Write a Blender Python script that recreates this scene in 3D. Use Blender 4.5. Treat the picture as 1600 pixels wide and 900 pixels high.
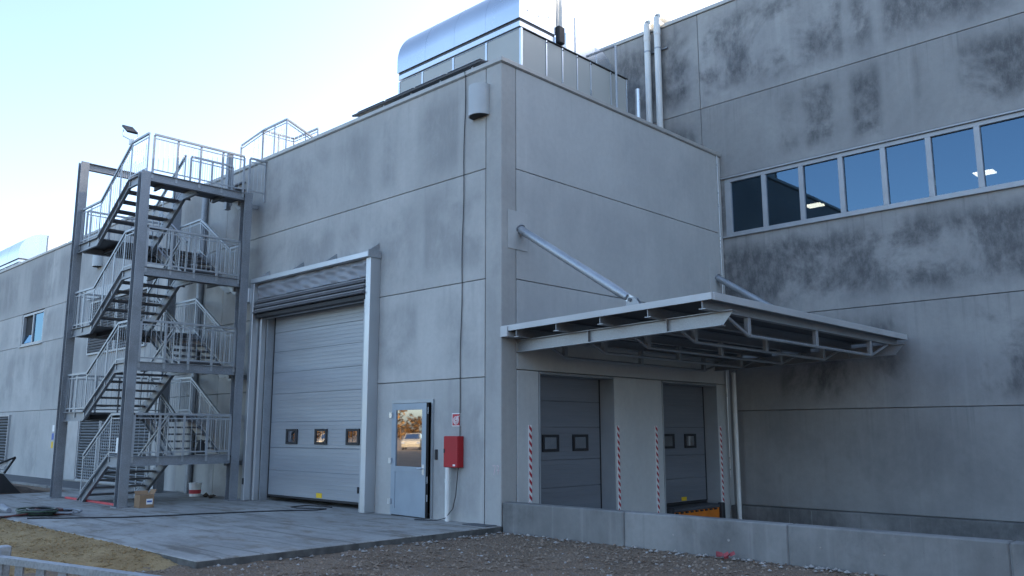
import bpy, math, random
from mathutils import Vector, Matrix
random.seed(7)
R = math.radians
for o in list(bpy.data.objects): bpy.data.objects.remove(o)
S = bpy.context.scene
COL = S.collection

# ------------------------------------------------------------------ camera
cam_d = bpy.data.cameras.new("camera"); cam = bpy.data.objects.new("camera", cam_d); COL.objects.link(cam)
yaw, pit, rol = R(-43.97866), R(9.63417), R(-0.0885)
fw = Vector((math.sin(yaw)*math.cos(pit), math.cos(yaw)*math.cos(pit), math.sin(pit)))
rt = Vector((math.cos(yaw), -math.sin(yaw), 0)); up = rt.cross(fw)
rt2 = rt*math.cos(rol) + up*math.sin(rol); up2 = up*math.cos(rol) - rt*math.sin(rol)
CAM = Vector((10.13, -10.23, 1.54))
M4 = Matrix((rt2, up2, -fw)).transposed().to_4x4(); M4.translation = CAM
cam.matrix_world = M4
cam_d.sensor_width = 36; cam_d.lens = 36*1320/1600
cam_d.clip_start = .1; cam_d.clip_end = 6000
S.camera = cam

# ------------------------------------------------------------------ sky, sun, exposure
SUN_EL, SUN_AZ = R(14), R(6)          # azimuth from +y towards +x: low, behind the halls
W = bpy.data.worlds.new("World"); S.world = W; W.use_nodes = True
nt = W.node_tree; nt.nodes.clear()
sky = nt.nodes.new("ShaderNodeTexSky"); sky.sky_type = 'NISHITA'; sky.sun_disc = False
sky.sun_elevation = SUN_EL; sky.sun_rotation = SUN_AZ
sky.air_density = 0.7; sky.dust_density = 2.3; sky.ozone_density = 1.0; sky.altitude = 100
bg = nt.nodes.new("ShaderNodeBackground"); bg.inputs[1].default_value = 0.12
wo = nt.nodes.new("ShaderNodeOutputWorld")
nt.links.new(sky.outputs[0], bg.inputs[0]); nt.links.new(bg.outputs[0], wo.inputs[0])
sl = bpy.data.lights.new("sun", 'SUN'); sl.energy = 2.2; sl.angle = R(0.5); sl.color = (1, .86, .68)
sun = bpy.data.objects.new("sun", sl); COL.objects.link(sun)
sd = Vector((math.sin(SUN_AZ)*math.cos(SUN_EL), math.cos(SUN_AZ)*math.cos(SUN_EL), math.sin(SUN_EL)))
sun.rotation_euler = sd.to_track_quat('Z', 'Y').to_euler(); sun.location = (0, 40, 60)
S.view_settings.view_transform = 'Standard'; S.view_settings.look = 'None'
S.view_settings.gamma = 1.0; S.view_settings.use_curve_mapping = False
S.view_settings.exposure = 2.56
S.render.engine = 'CYCLES'

# ------------------------------------------------------------------ materials
class NG:
    def __init__(s, name):
        s.m = bpy.data.materials.new(name); s.m.use_nodes = True
        s.t = s.m.node_tree; s.b = s.t.nodes["Principled BSDF"]
        s.tc = None
    def n(s, typ, **kw):
        x = s.t.nodes.new(typ)
        for k, v in kw.items(): setattr(x, k, v)
        return x
    def l(s, a, b): s.t.links.new(a, b)
    def coord(s, which='Object'):
        if not s.tc: s.tc = s.n("ShaderNodeTexCoord")
        return s.tc.outputs[which]
    def mapped(s, scale, which='Object', loc=(0, 0, 0)):
        m = s.n("ShaderNodeMapping"); m.inputs['Scale'].default_value = scale; m.inputs['Location'].default_value = loc
        s.l(s.coord(which), m.inputs[0]); return m.outputs[0]
    def noise(s, scale, vec=None, detail=4, rough=.55, dist=0):
        x = s.n("ShaderNodeTexNoise"); x.inputs['Scale'].default_value = scale; x.inputs['Detail'].default_value = detail
        x.inputs['Roughness'].default_value = rough; x.inputs['Distortion'].default_value = dist
        s.l(vec if vec is not None else s.coord(), x.inputs['Vector']); return x.outputs[0]
    def ramp(s, v, a, b, ca=0., cb=1.):
        x = s.n("ShaderNodeMapRange"); x.interpolation_type = 'SMOOTHSTEP'
        x.inputs[1].default_value = a; x.inputs[2].default_value = b; x.inputs[3].default_value = ca; x.inputs[4].default_value = cb
        s.l(v, x.inputs[0]); return x.outputs[0]
    def math(s, op, a, b=None, c=None):
        x = s.n("ShaderNodeMath", operation=op)
        for i, v in enumerate((a, b, c)):
            if v is None: continue
            if isinstance(v, (int, float)): x.inputs[i].default_value = v
            else: s.l(v, x.inputs[i])
        return x.outputs[0]
    def mix(s, f, a, b):
        x = s.n("ShaderNodeMix", data_type='RGBA')
        for i, v in ((0, f), (6, a), (7, b)):
            if isinstance(v, (int, float)): x.inputs[i].default_value = v
            elif isinstance(v, tuple): x.inputs[i].default_value = v+(1,) if len(v) == 3 else v
            else: s.l(v, x.inputs[i])
        return x.outputs[2]
    def bump(s, h, strength=.3, dist=.01):
        x = s.n("ShaderNodeBump"); x.inputs['Strength'].default_value = strength; x.inputs['Distance'].default_value = dist
        s.l(h, x.inputs['Height']); s.l(x.outputs[0], s.b.inputs['Normal'])
    def base(s, c):
        if isinstance(c, tuple): s.b.inputs['Base Color'].default_value = c+(1,)
        else: s.l(c, s.b.inputs['Base Color'])
    def set(s, rough=None, metal=None, spec=None):
        if rough is not None: s.b.inputs['Roughness'].default_value = rough
        if metal is not None: s.b.inputs['Metallic'].default_value = metal
        if spec is not None: s.b.inputs['Specular IOR Level'].default_value = spec

def flat(name, c, rough=.6, metal=0., var=.12, scale=3., bump=0.):
    g = NG(name)
    n = g.noise(scale, detail=5)
    d = tuple(x*(1-var) for x in c); e = tuple(min(1, x*(1+var)) for x in c)
    g.base(g.mix(g.ramp(n, .3, .7), d, e)); g.set(rough, metal)
    if bump: g.bump(g.noise(scale*20), bump, .003)
    return g.m

def concrete(name, light, dark, stain, amount, blot=(.48, .66), streak=.5, edge=True, ax0=0, grain=(8, 2.6, .25, .65, .55), size=.58):
    """precast panels: cloudy tone, vertical streaks, dark damp blotches that stop short of panel edges"""
    g = NG(name)
    big = g.noise(.55, g.mapped((1, 1, .8)), 6, .6, .4)
    col = g.mix(g.ramp(big, .3, .7), dark, light)
    fine = g.noise(9, None, 8, .65)
    col = g.mix(g.math('MULTIPLY', g.ramp(fine, .3, .75), .22), col, tuple(x*.72 for x in dark))
    st = g.noise(1.0, g.mapped((5.0, 5.0, .22)), 5, .6)
    col = g.mix(g.math('MULTIPLY', g.ramp(st, .5, .8), streak*.5), col, tuple(min(1, x*1.18) for x in light))
    st2 = g.noise(1.0, g.mapped((9.0, 9.0, .35), loc=(3, 5, 1)), 4, .6)
    col = g.mix(g.math('MULTIPLY', g.ramp(st2, .55, .8), streak*.35), col, tuple(x*.6 for x in dark))
    if amount > 0:
        oi0 = g.n("ShaderNodeObjectInfo")
        off = g.n("ShaderNodeVectorMath", operation='MULTIPLY_ADD'); g.l(oi0.outputs['Random'], off.inputs[0]); off.inputs[1].default_value = (19, 7, 31); g.l(g.coord(), off.inputs[2])
        def shifted(sc):
            mp = g.n("ShaderNodeMapping"); mp.inputs['Scale'].default_value = sc; g.l(off.outputs[0], mp.inputs[0]); return mp.outputs[0]
        blo = g.noise(1.0, shifted((size, size, size*.9)), 9, .66, .35)
        bl = g.ramp(blo, blot[0], blot[1])
        band = g.noise(1.0, shifted((1.0, 1.0, .03)), 2, .4)
        bl = g.math('MULTIPLY', bl, g.ramp(band, .34, .48))
        fi = g.noise(1.0, g.mapped((grain[0], grain[0], grain[1])), 8, .8)
        bl = g.math('MULTIPLY', bl, g.ramp(fi, grain[2], grain[3], grain[4], 1))
        if edge:
            sp = g.n("ShaderNodeSeparateXYZ"); g.l(g.coord('Generated'), sp.inputs[0])
            wob = g.math('MULTIPLY_ADD', g.noise(1.6), .22, -.11)
            for ax, w in ((ax0, .05), (2, .26)):
                c = sp.outputs[ax]
                m = g.math('MINIMUM', c, g.math('SUBTRACT', 1.0, c))
                bl = g.math('MULTIPLY', bl, g.ramp(g.math('ADD', m, wob), 0.0, w))
        col = g.mix(g.math('MULTIPLY', bl, amount), col, stain)
        if edge:
            run = g.noise(1.0, shifted((6.5, 6.5, .12)), 5, .65)
            rl = g.math('MULTIPLY', g.ramp(run, .52, .72), g.ramp(g.math('ADD', sp.outputs[2], g.math('MULTIPLY', g.noise(2.2), .5)), .75, 1.35))
            col = g.mix(g.math('MULTIPLY', rl, .45), col, stain)
    pits = g.noise(34, None, 3, .6)
    col = g.mix(g.math('MULTIPLY', g.ramp(pits, .66, .74), .45), col, tuple(x*.4 for x in dark))
    oi = g.n("ShaderNodeObjectInfo")
    hv = g.n("ShaderNodeHueSaturation"); g.l(col, hv.inputs['Color'])
    g.l(g.math('MULTIPLY_ADD', oi.outputs['Random'], .17, .915), hv.inputs['Value'])
    g.base(hv.outputs[0]); g.set(.88, 0, .25)
    g.bump(g.math('ADD', g.math('MULTIPLY', fine, .6), g.ramp(pits, .6, .75, 0, -.5)), .35, .006)
    return g.m

M = {}
M['conc'] = concrete('precast_concrete', (.475, .465, .44), (.39, .384, .368), (.275, .273, .268), .85, (.34, .62))
M['conc_b'] = concrete('precast_concrete_smooth', (.535, .54, .52), (.47, .474, .46), (.38, .383, .385), .6, (.42, .68), .35, True, 1)
M['conc_r'] = concrete('weathered_concrete', (.36, .352, .335), (.27, .265, .257), (.10, .10, .103), .95, (.36, .54), .6, True, 0, (5, 2.4, .32, .62, .48), .62)
M['conc_r2'] = concrete('weathered_concrete_smooth', (.31, .305, .292), (.24, .236, .23), (.13, .13, .134), .4, (.42, .70), .5)
M['joint'] = flat('joint_sealant', (.25, .25, .244), .9)
M['ret'] = concrete('cast_concrete', (.275, .27, .258), (.17, .168, .162), (.07, .07, .068), .8, (.40, .66), 1.3, edge=False)
M['coping'] = flat('coping_sheet', (.42, .41, .38), .5, .2, .06)

def metal(name, c, rough, met=1., var=.18, scale=6, spangle=True):
    g = NG(name)
    n = g.noise(scale, None, 4)
    v = g.n("ShaderNodeTexVoronoi"); v.inputs['Scale'].default_value = 55; g.l(g.coord(), v.inputs['Vector'])
    f = g.math('ADD', g.math('MULTIPLY', n, .75), g.math('MULTIPLY', v.outputs['Distance'], .35 if spangle else 0.))
    g.base(g.mix(g.ramp(f, .25, .8), tuple(x*(1-var) for x in c), tuple(min(1, x*(1+var)) for x in c)))
    g.l(g.ramp(n, .2, .8, rough-.08, rough+.1), g.b.inputs['Roughness']); g.set(metal=met)
    return g.m
M['galv'] = metal('galvanised_steel', (.36, .38, .40), .5, .65, .15, 4)
M['galv_bright'] = metal('new_galvanised_sheet', (.54, .56, .58), .42, .8, .07, 1.5, False)
M['post'] = metal('weathered_galvanised_steel', (.25, .265, .285), .5, .55, .25, 2.2)
M['barrier'] = metal('dull_galvanised_steel', (.27, .29, .31), .5, .6, .25, 9)
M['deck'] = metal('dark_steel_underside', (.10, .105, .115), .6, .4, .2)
M['tread'] = metal('grating_tread', (.13, .13, .14), .6, .4, .2)
M['alu'] = metal('aluminium_cladding', (.60, .63, .66), .27, 1., .04, .6, False)
M['panel'] = flat('beige_sandwich_panel', (.42, .42, .385), .45, 0, .04, 1.)
M['trim'] = metal('aluminium_trim', (.68, .70, .72), .3, .8, .05, 2, False)
M['dock_steel'] = metal('canopy_steel', (.30, .31, .32), .5, .5, .15, 2)
M['fascia'] = flat('white_sheet_fascia', (.44, .45, .45), .5, .1, .1, 1.)
M['anchor'] = flat('grey_anchor_plate', (.46, .465, .45), .7, 0, .06)
M['carpaint'] = flat('cream_car_paint', (.36, .30, .21), .45, 0, .1)
M['black'] = flat('black_rubber', (.02, .02, .022), .6)
M['rubber'] = flat('black_cable_sheath', (.015, .015, .017), .5)
M['frame'] = flat('grey_painted_aluminium', (.34, .36, .37), .4, .2, .05)
M['frame_light'] = flat('light_grey_window_frame', (.36, .37, .38), .45, .1, .08)
M['pvc'] = flat('white_pvc', (.66, .66, .63), .35, 0, .06)
M['red'] = flat('red_paint', (.36, .008, .012), .6, 0, .08)
M['signred'] = flat('sign_red', (.42, .012, .03), .4, 0, .02)
M['white'] = flat('white_paint', (.78, .78, .76), .45, 0, .04)
M['orange'] = flat('orange_paint', (.62, .17, .015), .5, 0, .15)
M['yellow'] = flat('yellow_label', (.75, .48, .02), .5, 0, .05)
M['card'] = flat('cardboard', (.30, .19, .11), .85, 0, .15)
M['lampgrey'] = flat('grey_lamp_housing', (.42, .43, .43), .45, .1, .05)
M['fabric'] = flat('grey_curtain_fabric', (.11, .115, .13), .6, 0, .15, 2)
M['fabric2'] = flat('pale_curtain_fabric', (.25, .26, .28), .5, 0, .1, 2)
M['dirt'] = flat('brown_dirt', (.085, .062, .045), .95, 0, .4, 6, .5)
M['chalk'] = flat('chalk_mark', (.62, .48, .50), .9)
M['blue'] = flat('blue_print', (.05, .12, .40), .5)
M['pinkred'] = flat('red_plastic_profile', (.55, .06, .07), .45)
M['hose_red'] = flat('red_hose', (.10, .025, .018), .6); M['hose_green'] = flat('green_hose', (.03, .06, .035), .6)
M['grey_hose'] = flat('grey_hose', (.22, .23, .25), .5)
M['inside'] = flat('interior_plaster', (.30, .30, .30), .9, 0, .05)
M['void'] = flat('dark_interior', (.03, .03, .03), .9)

def door_mat(name, c):
    g = NG(name)
    sp = g.n("ShaderNodeSeparateXYZ"); g.l(g.coord(), sp.inputs[0])
    w = g.math('SINE', g.math('MULTIPLY', sp.outputs[2], 2*math.pi/.083))
    n = g.noise(1.0, g.mapped((.4, .4, 3.5)), 4)
    g.base(g.mix(g.ramp(n, .3, .7), tuple(x*.92 for x in c), tuple(x*1.06 for x in c)))
    g.set(.38, .35); g.bump(g.ramp(w, .82, 1.0), .5, .006)
    return g.m
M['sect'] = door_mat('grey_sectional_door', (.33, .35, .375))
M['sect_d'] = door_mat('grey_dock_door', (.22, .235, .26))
M['pdoor'] = flat('grey_blue_door_leaf', (.27, .32, .37), .4, .2, .05)

def glass(name, tint, rough=.02, refl=(.92, .95, 1), base=.05):
    g = NG(name)
    t = g.t; t.nodes.remove(g.b)
    gl = g.n("ShaderNodeBsdfGlossy"); gl.inputs['Roughness'].default_value = rough; gl.inputs['Color'].default_value = refl+(1,)
    tr = g.n("ShaderNodeBsdfTransparent"); tr.inputs['Color'].default_value = tint
    fr = g.n("ShaderNodeFresnel"); fr.inputs[0].default_value = 1.55
    mx = g.n("ShaderNodeMixShader")
    bm = g.n("ShaderNodeBump"); bm.inputs['Strength'].default_value = .03; bm.inputs['Distance'].default_value = .02
    g.l(g.noise(1.1, None, 1), bm.inputs['Height']); g.l(bm.outputs[0], gl.inputs['Normal'])
    f2 = g.math('MULTIPLY_ADD', fr.outputs[0], 1.0, base)
    g.l(f2, mx.inputs[0]); g.l(tr.outputs[0], mx.inputs[1]); g.l(gl.outputs[0], mx.inputs[2])
    g.l(mx.outputs[0], t.nodes['Material Output'].inputs[0])
    return g.m
M['glass'] = glass('coated_window_glass', (.20, .22, .24, 1), refl=(.46, .74, 1.0), base=.075)
M['glass_d'] = glass('dark_door_glass', (.12, .12, .12, 1), base=.42)

def emis(name, c, s):
    g = NG(name); g.base((.8, .8, .8)); g.b.inputs['Emission Color'].default_value = c+(1,); g.b.inputs['Emission Strength'].default_value = s
    return g.m
M['tube'] = emis('lit_ceiling_lamp', (1, .86, .62), 5.0)

def slab_mat():
    g = NG('slab_concrete')
    a = g.noise(.45, None, 7, .62, .6); b = g.noise(1.0, g.mapped((.5, 3.2, 1)), 5, .6)
    col = g.mix(g.ramp(a, .3, .7), (.27, .262, .245), (.39, .38, .355))
    col = g.mix(g.math('MULTIPLY', g.ramp(b, .5, .72), .55), col, (.15, .148, .14))
    col = g.mix(g.math('MULTIPLY', g.ramp(g.noise(1.0, g.mapped((1.1, 2.4, 1), loc=(4, 1, 0)), 7, .72), .48, .66), .8), col, (.17, .135, .098))
    col = g.mix(g.math('MULTIPLY', g.ramp(g.noise(1.0, g.mapped((.3, 4.5, 1), loc=(9, 1, 0)), 6, .7, .8), .54, .64), .75), col, (.12, .108, .095))
    col = g.mix(g.math('MULTIPLY', g.ramp(g.noise(.8, g.mapped((1, 1, 1), loc=(2, 8, 0)), 4), .55, .75), .5), col, (.42, .42, .41))
    col = g.mix(g.math('MULTIPLY', g.ramp(g.noise(14, None, 4), .4, .8), .3), col, (.14, .14, .135))
    g.base(col); g.set(.75, 0, .35); g.bump(g.noise(25, None, 6), .25, .004); return g.m
M['slab'] = slab_mat()
def ground_mat():
    g = NG('gravel_ground')
    a = g.noise(.5, None, 6, .6); f = g.noise(38, None, 5, .7)
    v = g.n("ShaderNodeTexVoronoi"); v.inputs['Scale'].default_value = 26; g.l(g.coord(), v.inputs['Vector'])
    col = g.mix(g.ramp(a, .3, .7), (.20, .142, .098), (.275, .20, .14))
    col = g.mix(g.math('MULTIPLY', g.ramp(v.outputs['Color'], .55, .95), .6), col, (.21, .19, .175))
    col = g.mix(g.math('MULTIPLY', g.ramp(f, .5, .8), .6), col, (.085, .066, .052))
    g.base(col); g.set(.95, 0, .2); g.bump(g.math('ADD', f, g.math('MULTIPLY', v.outputs['Distance'], 1.2)), .9, .03); return g.m
M['ground'] = ground_mat()
def sand_mat():
    g = NG('yellow_sand')
    a = g.noise(1.1, None, 6, .6); f = g.noise(30, None, 6, .7)
    col = g.mix(g.ramp(a, .3, .7), (.30, .20, .095), (.42, .295, .15))
    col = g.mix(g.math('MULTIPLY', g.ramp(g.noise(9, None, 6, .7), .5, .7), .6), col, (.20, .135, .07))
    col = g.mix(g.math('MULTIPLY', g.ramp(f, .5, .72), .6), col, (.15, .10, .055))
    g.base(col); g.set(.95, 0, .2); g.bump(f, 1.0, .03); return g.m
M['sand'] = sand_mat()
def stone_mat():
    g = NG('crushed_stone')
    v = g.n("ShaderNodeTexVoronoi"); v.inputs['Scale'].default_value = 9; g.l(g.coord(), v.inputs['Vector'])
    sp = g.n("ShaderNodeSeparateColor"); g.l(v.outputs['Color'], sp.inputs[0])
    col = g.mix(g.ramp(sp.outputs[0], 0, 1), (.15, .108, .078), (.27, .21, .16))
    col = g.mix(g.ramp(sp.outputs[1], .94, .97), col, (.36, .34, .32))
    g.base(col); g.set(.9, 0, .3); g.bump(g.noise(60), .4, .004); return g.m
M['stone'] = stone_mat()
M['stone_pale'] = flat('pale_rubble', (.28, .26, .24), .9, 0, .4, 14)
def leaf_mat():
    g = NG('autumn_leaves')
    n = g.noise(.35, None, 4)
    g.base(g.mix(g.ramp(n, .35, .65), (.13, .055, .012), (.24, .12, .03))); g.set(.8); return g.m
M['leaf'] = leaf_mat()

# ------------------------------------------------------------------ mesh helpers
class MB:
    def __init__(s): s.v = []; s.f = []
    def add(s, vs, fs):
        o = len(s.v); s.v += [tuple(v) for v in vs]; s.f += [tuple(i+o for i in f) for f in fs]; return s
    def box(s, lo, hi):
        (a, b, c), (d, e, f) = [(min(lo[i], hi[i]) for i in range(3)), (max(lo[i], hi[i]) for i in range(3))]
        return s.add([(a,b,c),(d,b,c),(d,e,c),(a,e,c),(a,b,f),(d,b,f),(d,e,f),(a,e,f)],
                     [(0,3,2,1),(4,5,6,7),(0,1,5,4),(1,2,6,5),(2,3,7,6),(3,0,4,7)])
    def cbox(s, lo, hi, c=.006):
        lo = [min(lo[i], hi[i]) for i in range(3)]; hi2 = [max(lo[i], hi[i]) for i in range(3)]
        c = min([c]+[.45*(hi2[i]-lo[i]) for i in range(3)])
        vs = []; idx = {}
        for sx in (0, 1):
            for sy in (0, 1):
                for sz in (0, 1):
                    for ax in range(3):
                        p = []
                        for k, sg in enumerate((sx, sy, sz)):
                            e = hi2[k] if sg else lo[k]
                            p.append(e if k == ax else (e-c if sg else e+c))
                        idx[(sx, sy, sz, ax)] = len(vs); vs.append(p)
        fs = []
        for ax in range(3):
            o = [k for k in range(3) if k != ax]
            for sg in (0, 1):
                q = []
                for a, b in ((0,0),(1,0),(1,1),(0,1)):
                    k = [0,0,0]; k[ax] = sg; k[o[0]] = a; k[o[1]] = b
                    q.append(idx[(*k, ax)])
                if (sg == 0) == (ax != 1): q.reverse()
                fs.append(q)
            for a in (0, 1):
                for b in (0, 1):
                    k0 = [0,0,0]; k0[o[0]] = a; k0[o[1]] = b; k1 = list(k0); k1[ax] = 1
                    q = [idx[(*k0, o[0])], idx[(*k1, o[0])], idx[(*k1, o[1])], idx[(*k0, o[1])]]
                    if (a == b) == (ax != 1): q.reverse()
                    fs.append(q)
        for sx in (0, 1):
            for sy in (0, 1):
                for sz in (0, 1):
                    q = [idx[(sx, sy, sz, a)] for a in range(3)]
                    if (sx+sy+sz) % 2 == 0: q.reverse()
                    fs.append(q)
        return s.add(vs, fs)
    def prism(s, poly, axis, a, b):
        """poly: 2D points in the two other axes (x,z for axis 1; y,z for axis 0; x,y for axis 2)"""
        def P(p, t):
            return (t, p[0], p[1]) if axis == 0 else ((p[0], t, p[1]) if axis == 1 else (p[0], p[1], t))
        n = len(poly); vs = [P(p, a) for p in poly]+[P(p, b) for p in poly]
        fs = [tuple(range(n)), tuple(range(2*n-1, n-1, -1))]+[(i, i+n, (i+1) % n+n, (i+1) % n) for i in range(n)]
        return s.add(vs, fs)
    def bar(s, a, b, w, h, upv=(0, 0, 1)):
        a, b = Vector(a), Vector(b); d = (b-a).normalized(); u = Vector(upv)
        if abs(d.dot(u)) > .98: u = Vector((0, 1, 0))
        sd_ = d.cross(u).normalized(); u = sd_.cross(d)
        vs = []
        for p in (a, b):
            for i, j in ((-1,-1),(1,-1),(1,1),(-1,1)): vs.append(p+sd_*(i*w/2)+u*(j*h/2))
        return s.add(vs, [(0,1,2,3),(7,6,5,4),(0,4,5,1),(1,5,6,2),(2,6,7,3),(3,7,4,0)])
    def tube(s, pts, r, n=10, cap=True):
        pts = [Vector(p) for p in pts]; rings = []
        for i, p in enumerate(pts):
            d = (pts[min(i+1, len(pts)-1)]-pts[max(i-1, 0)]).normalized()
            u = Vector((0, 0, 1)) if abs(d.z) < .9 else Vector((0, 1, 0))
            a = d.cross(u).normalized(); b = a.cross(d)
            rr = r[i] if isinstance(r, (list, tuple)) else r
            rings.append([p+a*(rr*math.cos(2*math.pi*k/n))+b*(rr*math.sin(2*math.pi*k/n)) for k in range(n)])
        vs = [v for ring in rings for v in ring]; fs = []
        for i in range(len(pts)-1):
            for k in range(n):
                fs.append((i*n+k, i*n+(k+1) % n, (i+1)*n+(k+1) % n, (i+1)*n+k))
        if cap: fs += [tuple(range(n))[::-1], tuple((len(pts)-1)*n+k for k in range(n))]
        return s.add(vs, fs)
    def ibeam(s, a, b, w, h, t=.012):
        """I section from a to b, top of the top flange on the line a-b"""
        a, b = Vector(a), Vector(b); z = Vector((0, 0, 1))
        s.bar(a-z*t/2, b-z*t/2, w, t); s.bar(a-z*(h-t/2), b-z*(h-t/2), w, t); s.bar(a-z*h/2, b-z*h/2, t, h-2*t-.001); return s
    def build(s, name, mat, parent=None, smooth=False):
        me = bpy.data.meshes.new(name); me.from_pydata(s.v, [], s.f); me.update()
        import bmesh
        bm = bmesh.new(); bm.from_mesh(me); bmesh.ops.recalc_face_normals(bm, faces=bm.faces); bm.to_mesh(me); bm.free()
        me.materials.append(M[mat] if isinstance(mat, str) else mat)
        if smooth:
            for p in me.polygons: p.use_smooth = True
            me.set_sharp_from_angle(angle=R(40))
        o = bpy.data.objects.new(name, me); COL.objects.link(o)
        if parent is not None: attach(o, parent)
        return o
def wpos(o):
    p = Vector((0, 0, 0))
    while o is not None: p += o.location; o = o.parent
    return p
def attach(o, parent):
    o.parent = parent; o.location = -wpos(parent)      # meshes are written in world coordinates
def tag(o, label=None, cat=None, group=None, kind=None):
    if label: o['label'] = label
    if cat: o['category'] = cat
    if group: o['group'] = group
    if kind: o['kind'] = kind
    return o
def thing(name, label, cat, loc=(0, 0, 0), group=None):
    o = bpy.data.objects.new(name, None); COL.objects.link(o); o.location = loc; o.empty_display_size = .3
    return tag(o, label, cat, group)
def copy_tree(o, parent=None):
    c = o.copy(); COL.objects.link(c); c.parent = parent
    for ch in [x for x in o.children]: copy_tree(ch, c)
    return c
def B(name, mat, parent, lo, hi, c=.004): return MB().cbox(lo, hi, c).build(name, mat, parent)

# ================================================================== SETTING
# ground sheet with a hole for the sunken truck ramp
def hnoise(x, y):
    return .5*math.sin(x*1.7+1.3*math.sin(y*.9))*math.cos(y*1.3+.7*math.sin(x*.6))+.3*math.sin(3.9*x+2.1*y)+.2*math.sin(7.1*y-5.3*x)
gx = [-3000, -600, -150, -60, -30]+[-20+i*.2 for i in range(100)]+[0+i*.2 for i in range(71)]+[16, 22, 40, 150, 600, 3000]
gy = [-3000, -600, -150, -60, -30, -20]+[-14+i*.2 for i in range(70)]+[0.1, 7.75, 30, 150, 600, 3000]
g_ = MB(); NX = len(gx)
for y in gy:
    for x in gx:
        z = -.10
        if -20 <= x <= 14 and -14 <= y < 0:
            k = min(1, (x+20)/3, (14-x)/2, (y+14)/3)*min(1, .15+abs(y)*.4)
            z += .022*hnoise(x, y)*k + .012*random.uniform(-1, 1)*k
            if x < -14.2: z += .05*min(1, (-14.2-x)/1.5)
        g_.v.append((x, y, z))
for j in range(len(gy)-1):
    for i in range(NX-1):
        if gx[i] >= -.01 and gx[i+1] <= 14.01 and gy[j] >= .09 and gy[j+1] <= 7.8: continue
        g_.f.append((j*NX+i, j*NX+i+1, (j+1)*NX+i+1, (j+1)*NX+i))
tag(g_.build('ground', 'ground'), kind='structure')
# truck ramp floor in the pit
tag(MB().prism([(-.3, -1.6), (14, -1.6), (14, -.12), (3, -1.1), (-.3, -1.1)], 1, .12, 7.74).build('ramp', 'slab'), kind='structure')
# concrete apron
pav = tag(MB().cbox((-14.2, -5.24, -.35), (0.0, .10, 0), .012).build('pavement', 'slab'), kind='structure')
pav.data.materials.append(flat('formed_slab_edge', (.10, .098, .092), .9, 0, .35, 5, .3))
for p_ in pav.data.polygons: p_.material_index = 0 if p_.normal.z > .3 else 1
# strip of asphalt and kerb along the hall, left of the apron
st = tag(MB().box((-48, -1.4, -.3), (-14.21, .05, -.02)).build('path', flat('old_asphalt', (.10, .10, .10), .9, 0, .2, 2, .3)), kind='structure')
for i in range(12):
    B('kerb_stone', 'ret', st, (-47.8+i*2.8, -1.55, -.3), (-45.02+i*2.8, -1.405, .01), .01)
# sand bank against the apron
sb = MB(); nx, ny = 90, 34
for j in range(ny+1):
    for i in range(nx+1):
        x = -13.5+i*(13.75/nx); y = -5.17-j*(3.4/ny)
        e = min(1, (x+13.5)/1.0)*min(1, (.27-x)/1.1); e = max(0, e)
        prof = max(0, 1-(j/ny))**.8
        z = -.16+.155*prof*(.3+.7*e)*(1 if x < -1.4 else max(.35, (.6-x)/2.0))+.016*hnoise(x*2.1, y*2.3)+random.uniform(-.014, .014)
        if j < 2: z = min(z, -.008)
        sb.v.append((x, y, z))
for j in range(ny):
    for i in range(nx): a = j*(nx+1)+i; sb.f.append((a, a+1, a+nx+2, a+nx+1))
tag(sb.build('sand', 'sand', None, True), kind='structure')

# ------------------------------------------------------------------ gravel stones (uncountable)
def stone(mb, x, y, z, r):
    a = random.uniform(0, 6.28); ca, sa = math.cos(a), math.sin(a)
    e = [random.uniform(.6, 1.3)*r for _ in range(6)]
    pts = [(e[0], 0, 0), (-e[1], 0, 0), (0, e[2], 0), (0, -e[3], 0), (r*.2, 0, e[4]*.65), (0, r*.2, -e[5]*.5)]
    mb.add([(x+p[0]*ca-p[1]*sa, y+p[0]*sa+p[1]*ca, z+p[2]) for p in pts],
           [(0,2,4),(2,1,4),(1,3,4),(3,0,4),(2,0,5),(1,2,5),(3,1,5),(0,3,5)])
gs = MB()
for _ in range(15000):
    y = -8.6*random.random()**1.0; x = random.uniform(-.3, 9.5)
    if x < .06 and y > -5.3: continue
    stone(gs, x, y, -.095, random.choice((.012, .014, .018, .022, .03)))
for _ in range(1500):
    x = random.uniform(-9, 1); y = random.uniform(-8.5, -6.8); stone(gs, x, y, -.11, random.uniform(.01, .025))
tag(gs.build('gravel', 'stone'), 'loose brown grey gravel in front of the retaining wall', 'gravel', kind='stuff')
rs = MB()
for _ in range(190):
    if random.random() < .55: x = random.uniform(.3, 8); y = -.06-abs(random.gauss(0, .16)); r = random.uniform(.018, .05)
    elif random.random() < .6: y = random.uniform(-5.2, -.05); x = .04+abs(random.gauss(0, .22)); r = random.uniform(.014, .04)
    else: x = random.uniform(.2, 8); y = random.uniform(-7, -.3); r = random.uniform(.012, .032)
    stone(rs, x, y, -.08, r)
tag(rs.build('rubble', 'stone_pale'), 'pale stone rubble scattered along the wall foot and slab edge', 'rubble', kind='stuff')

sg_ = MB()
for _ in range(5200):
    x = random.uniform(-9.5, .2); v = random.random(); y = -5.25-v*2.6
    zz = -.16+.155*max(0, 1-v*2.6/3.4)**.8*(1 if x < -1.4 else max(.35, (.6-x)/2.0))*(.3+.7*max(0, min(1, (.27-x)/1.1)))
    stone(sg_, x, y, zz+.004, random.choice((.008, .01, .012, .016, .024)))
tag(sg_.build('sand_lumps', 'sand'), 'loose lumps and grains on the yellow sand bank', 'sand', kind='stuff')
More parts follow.
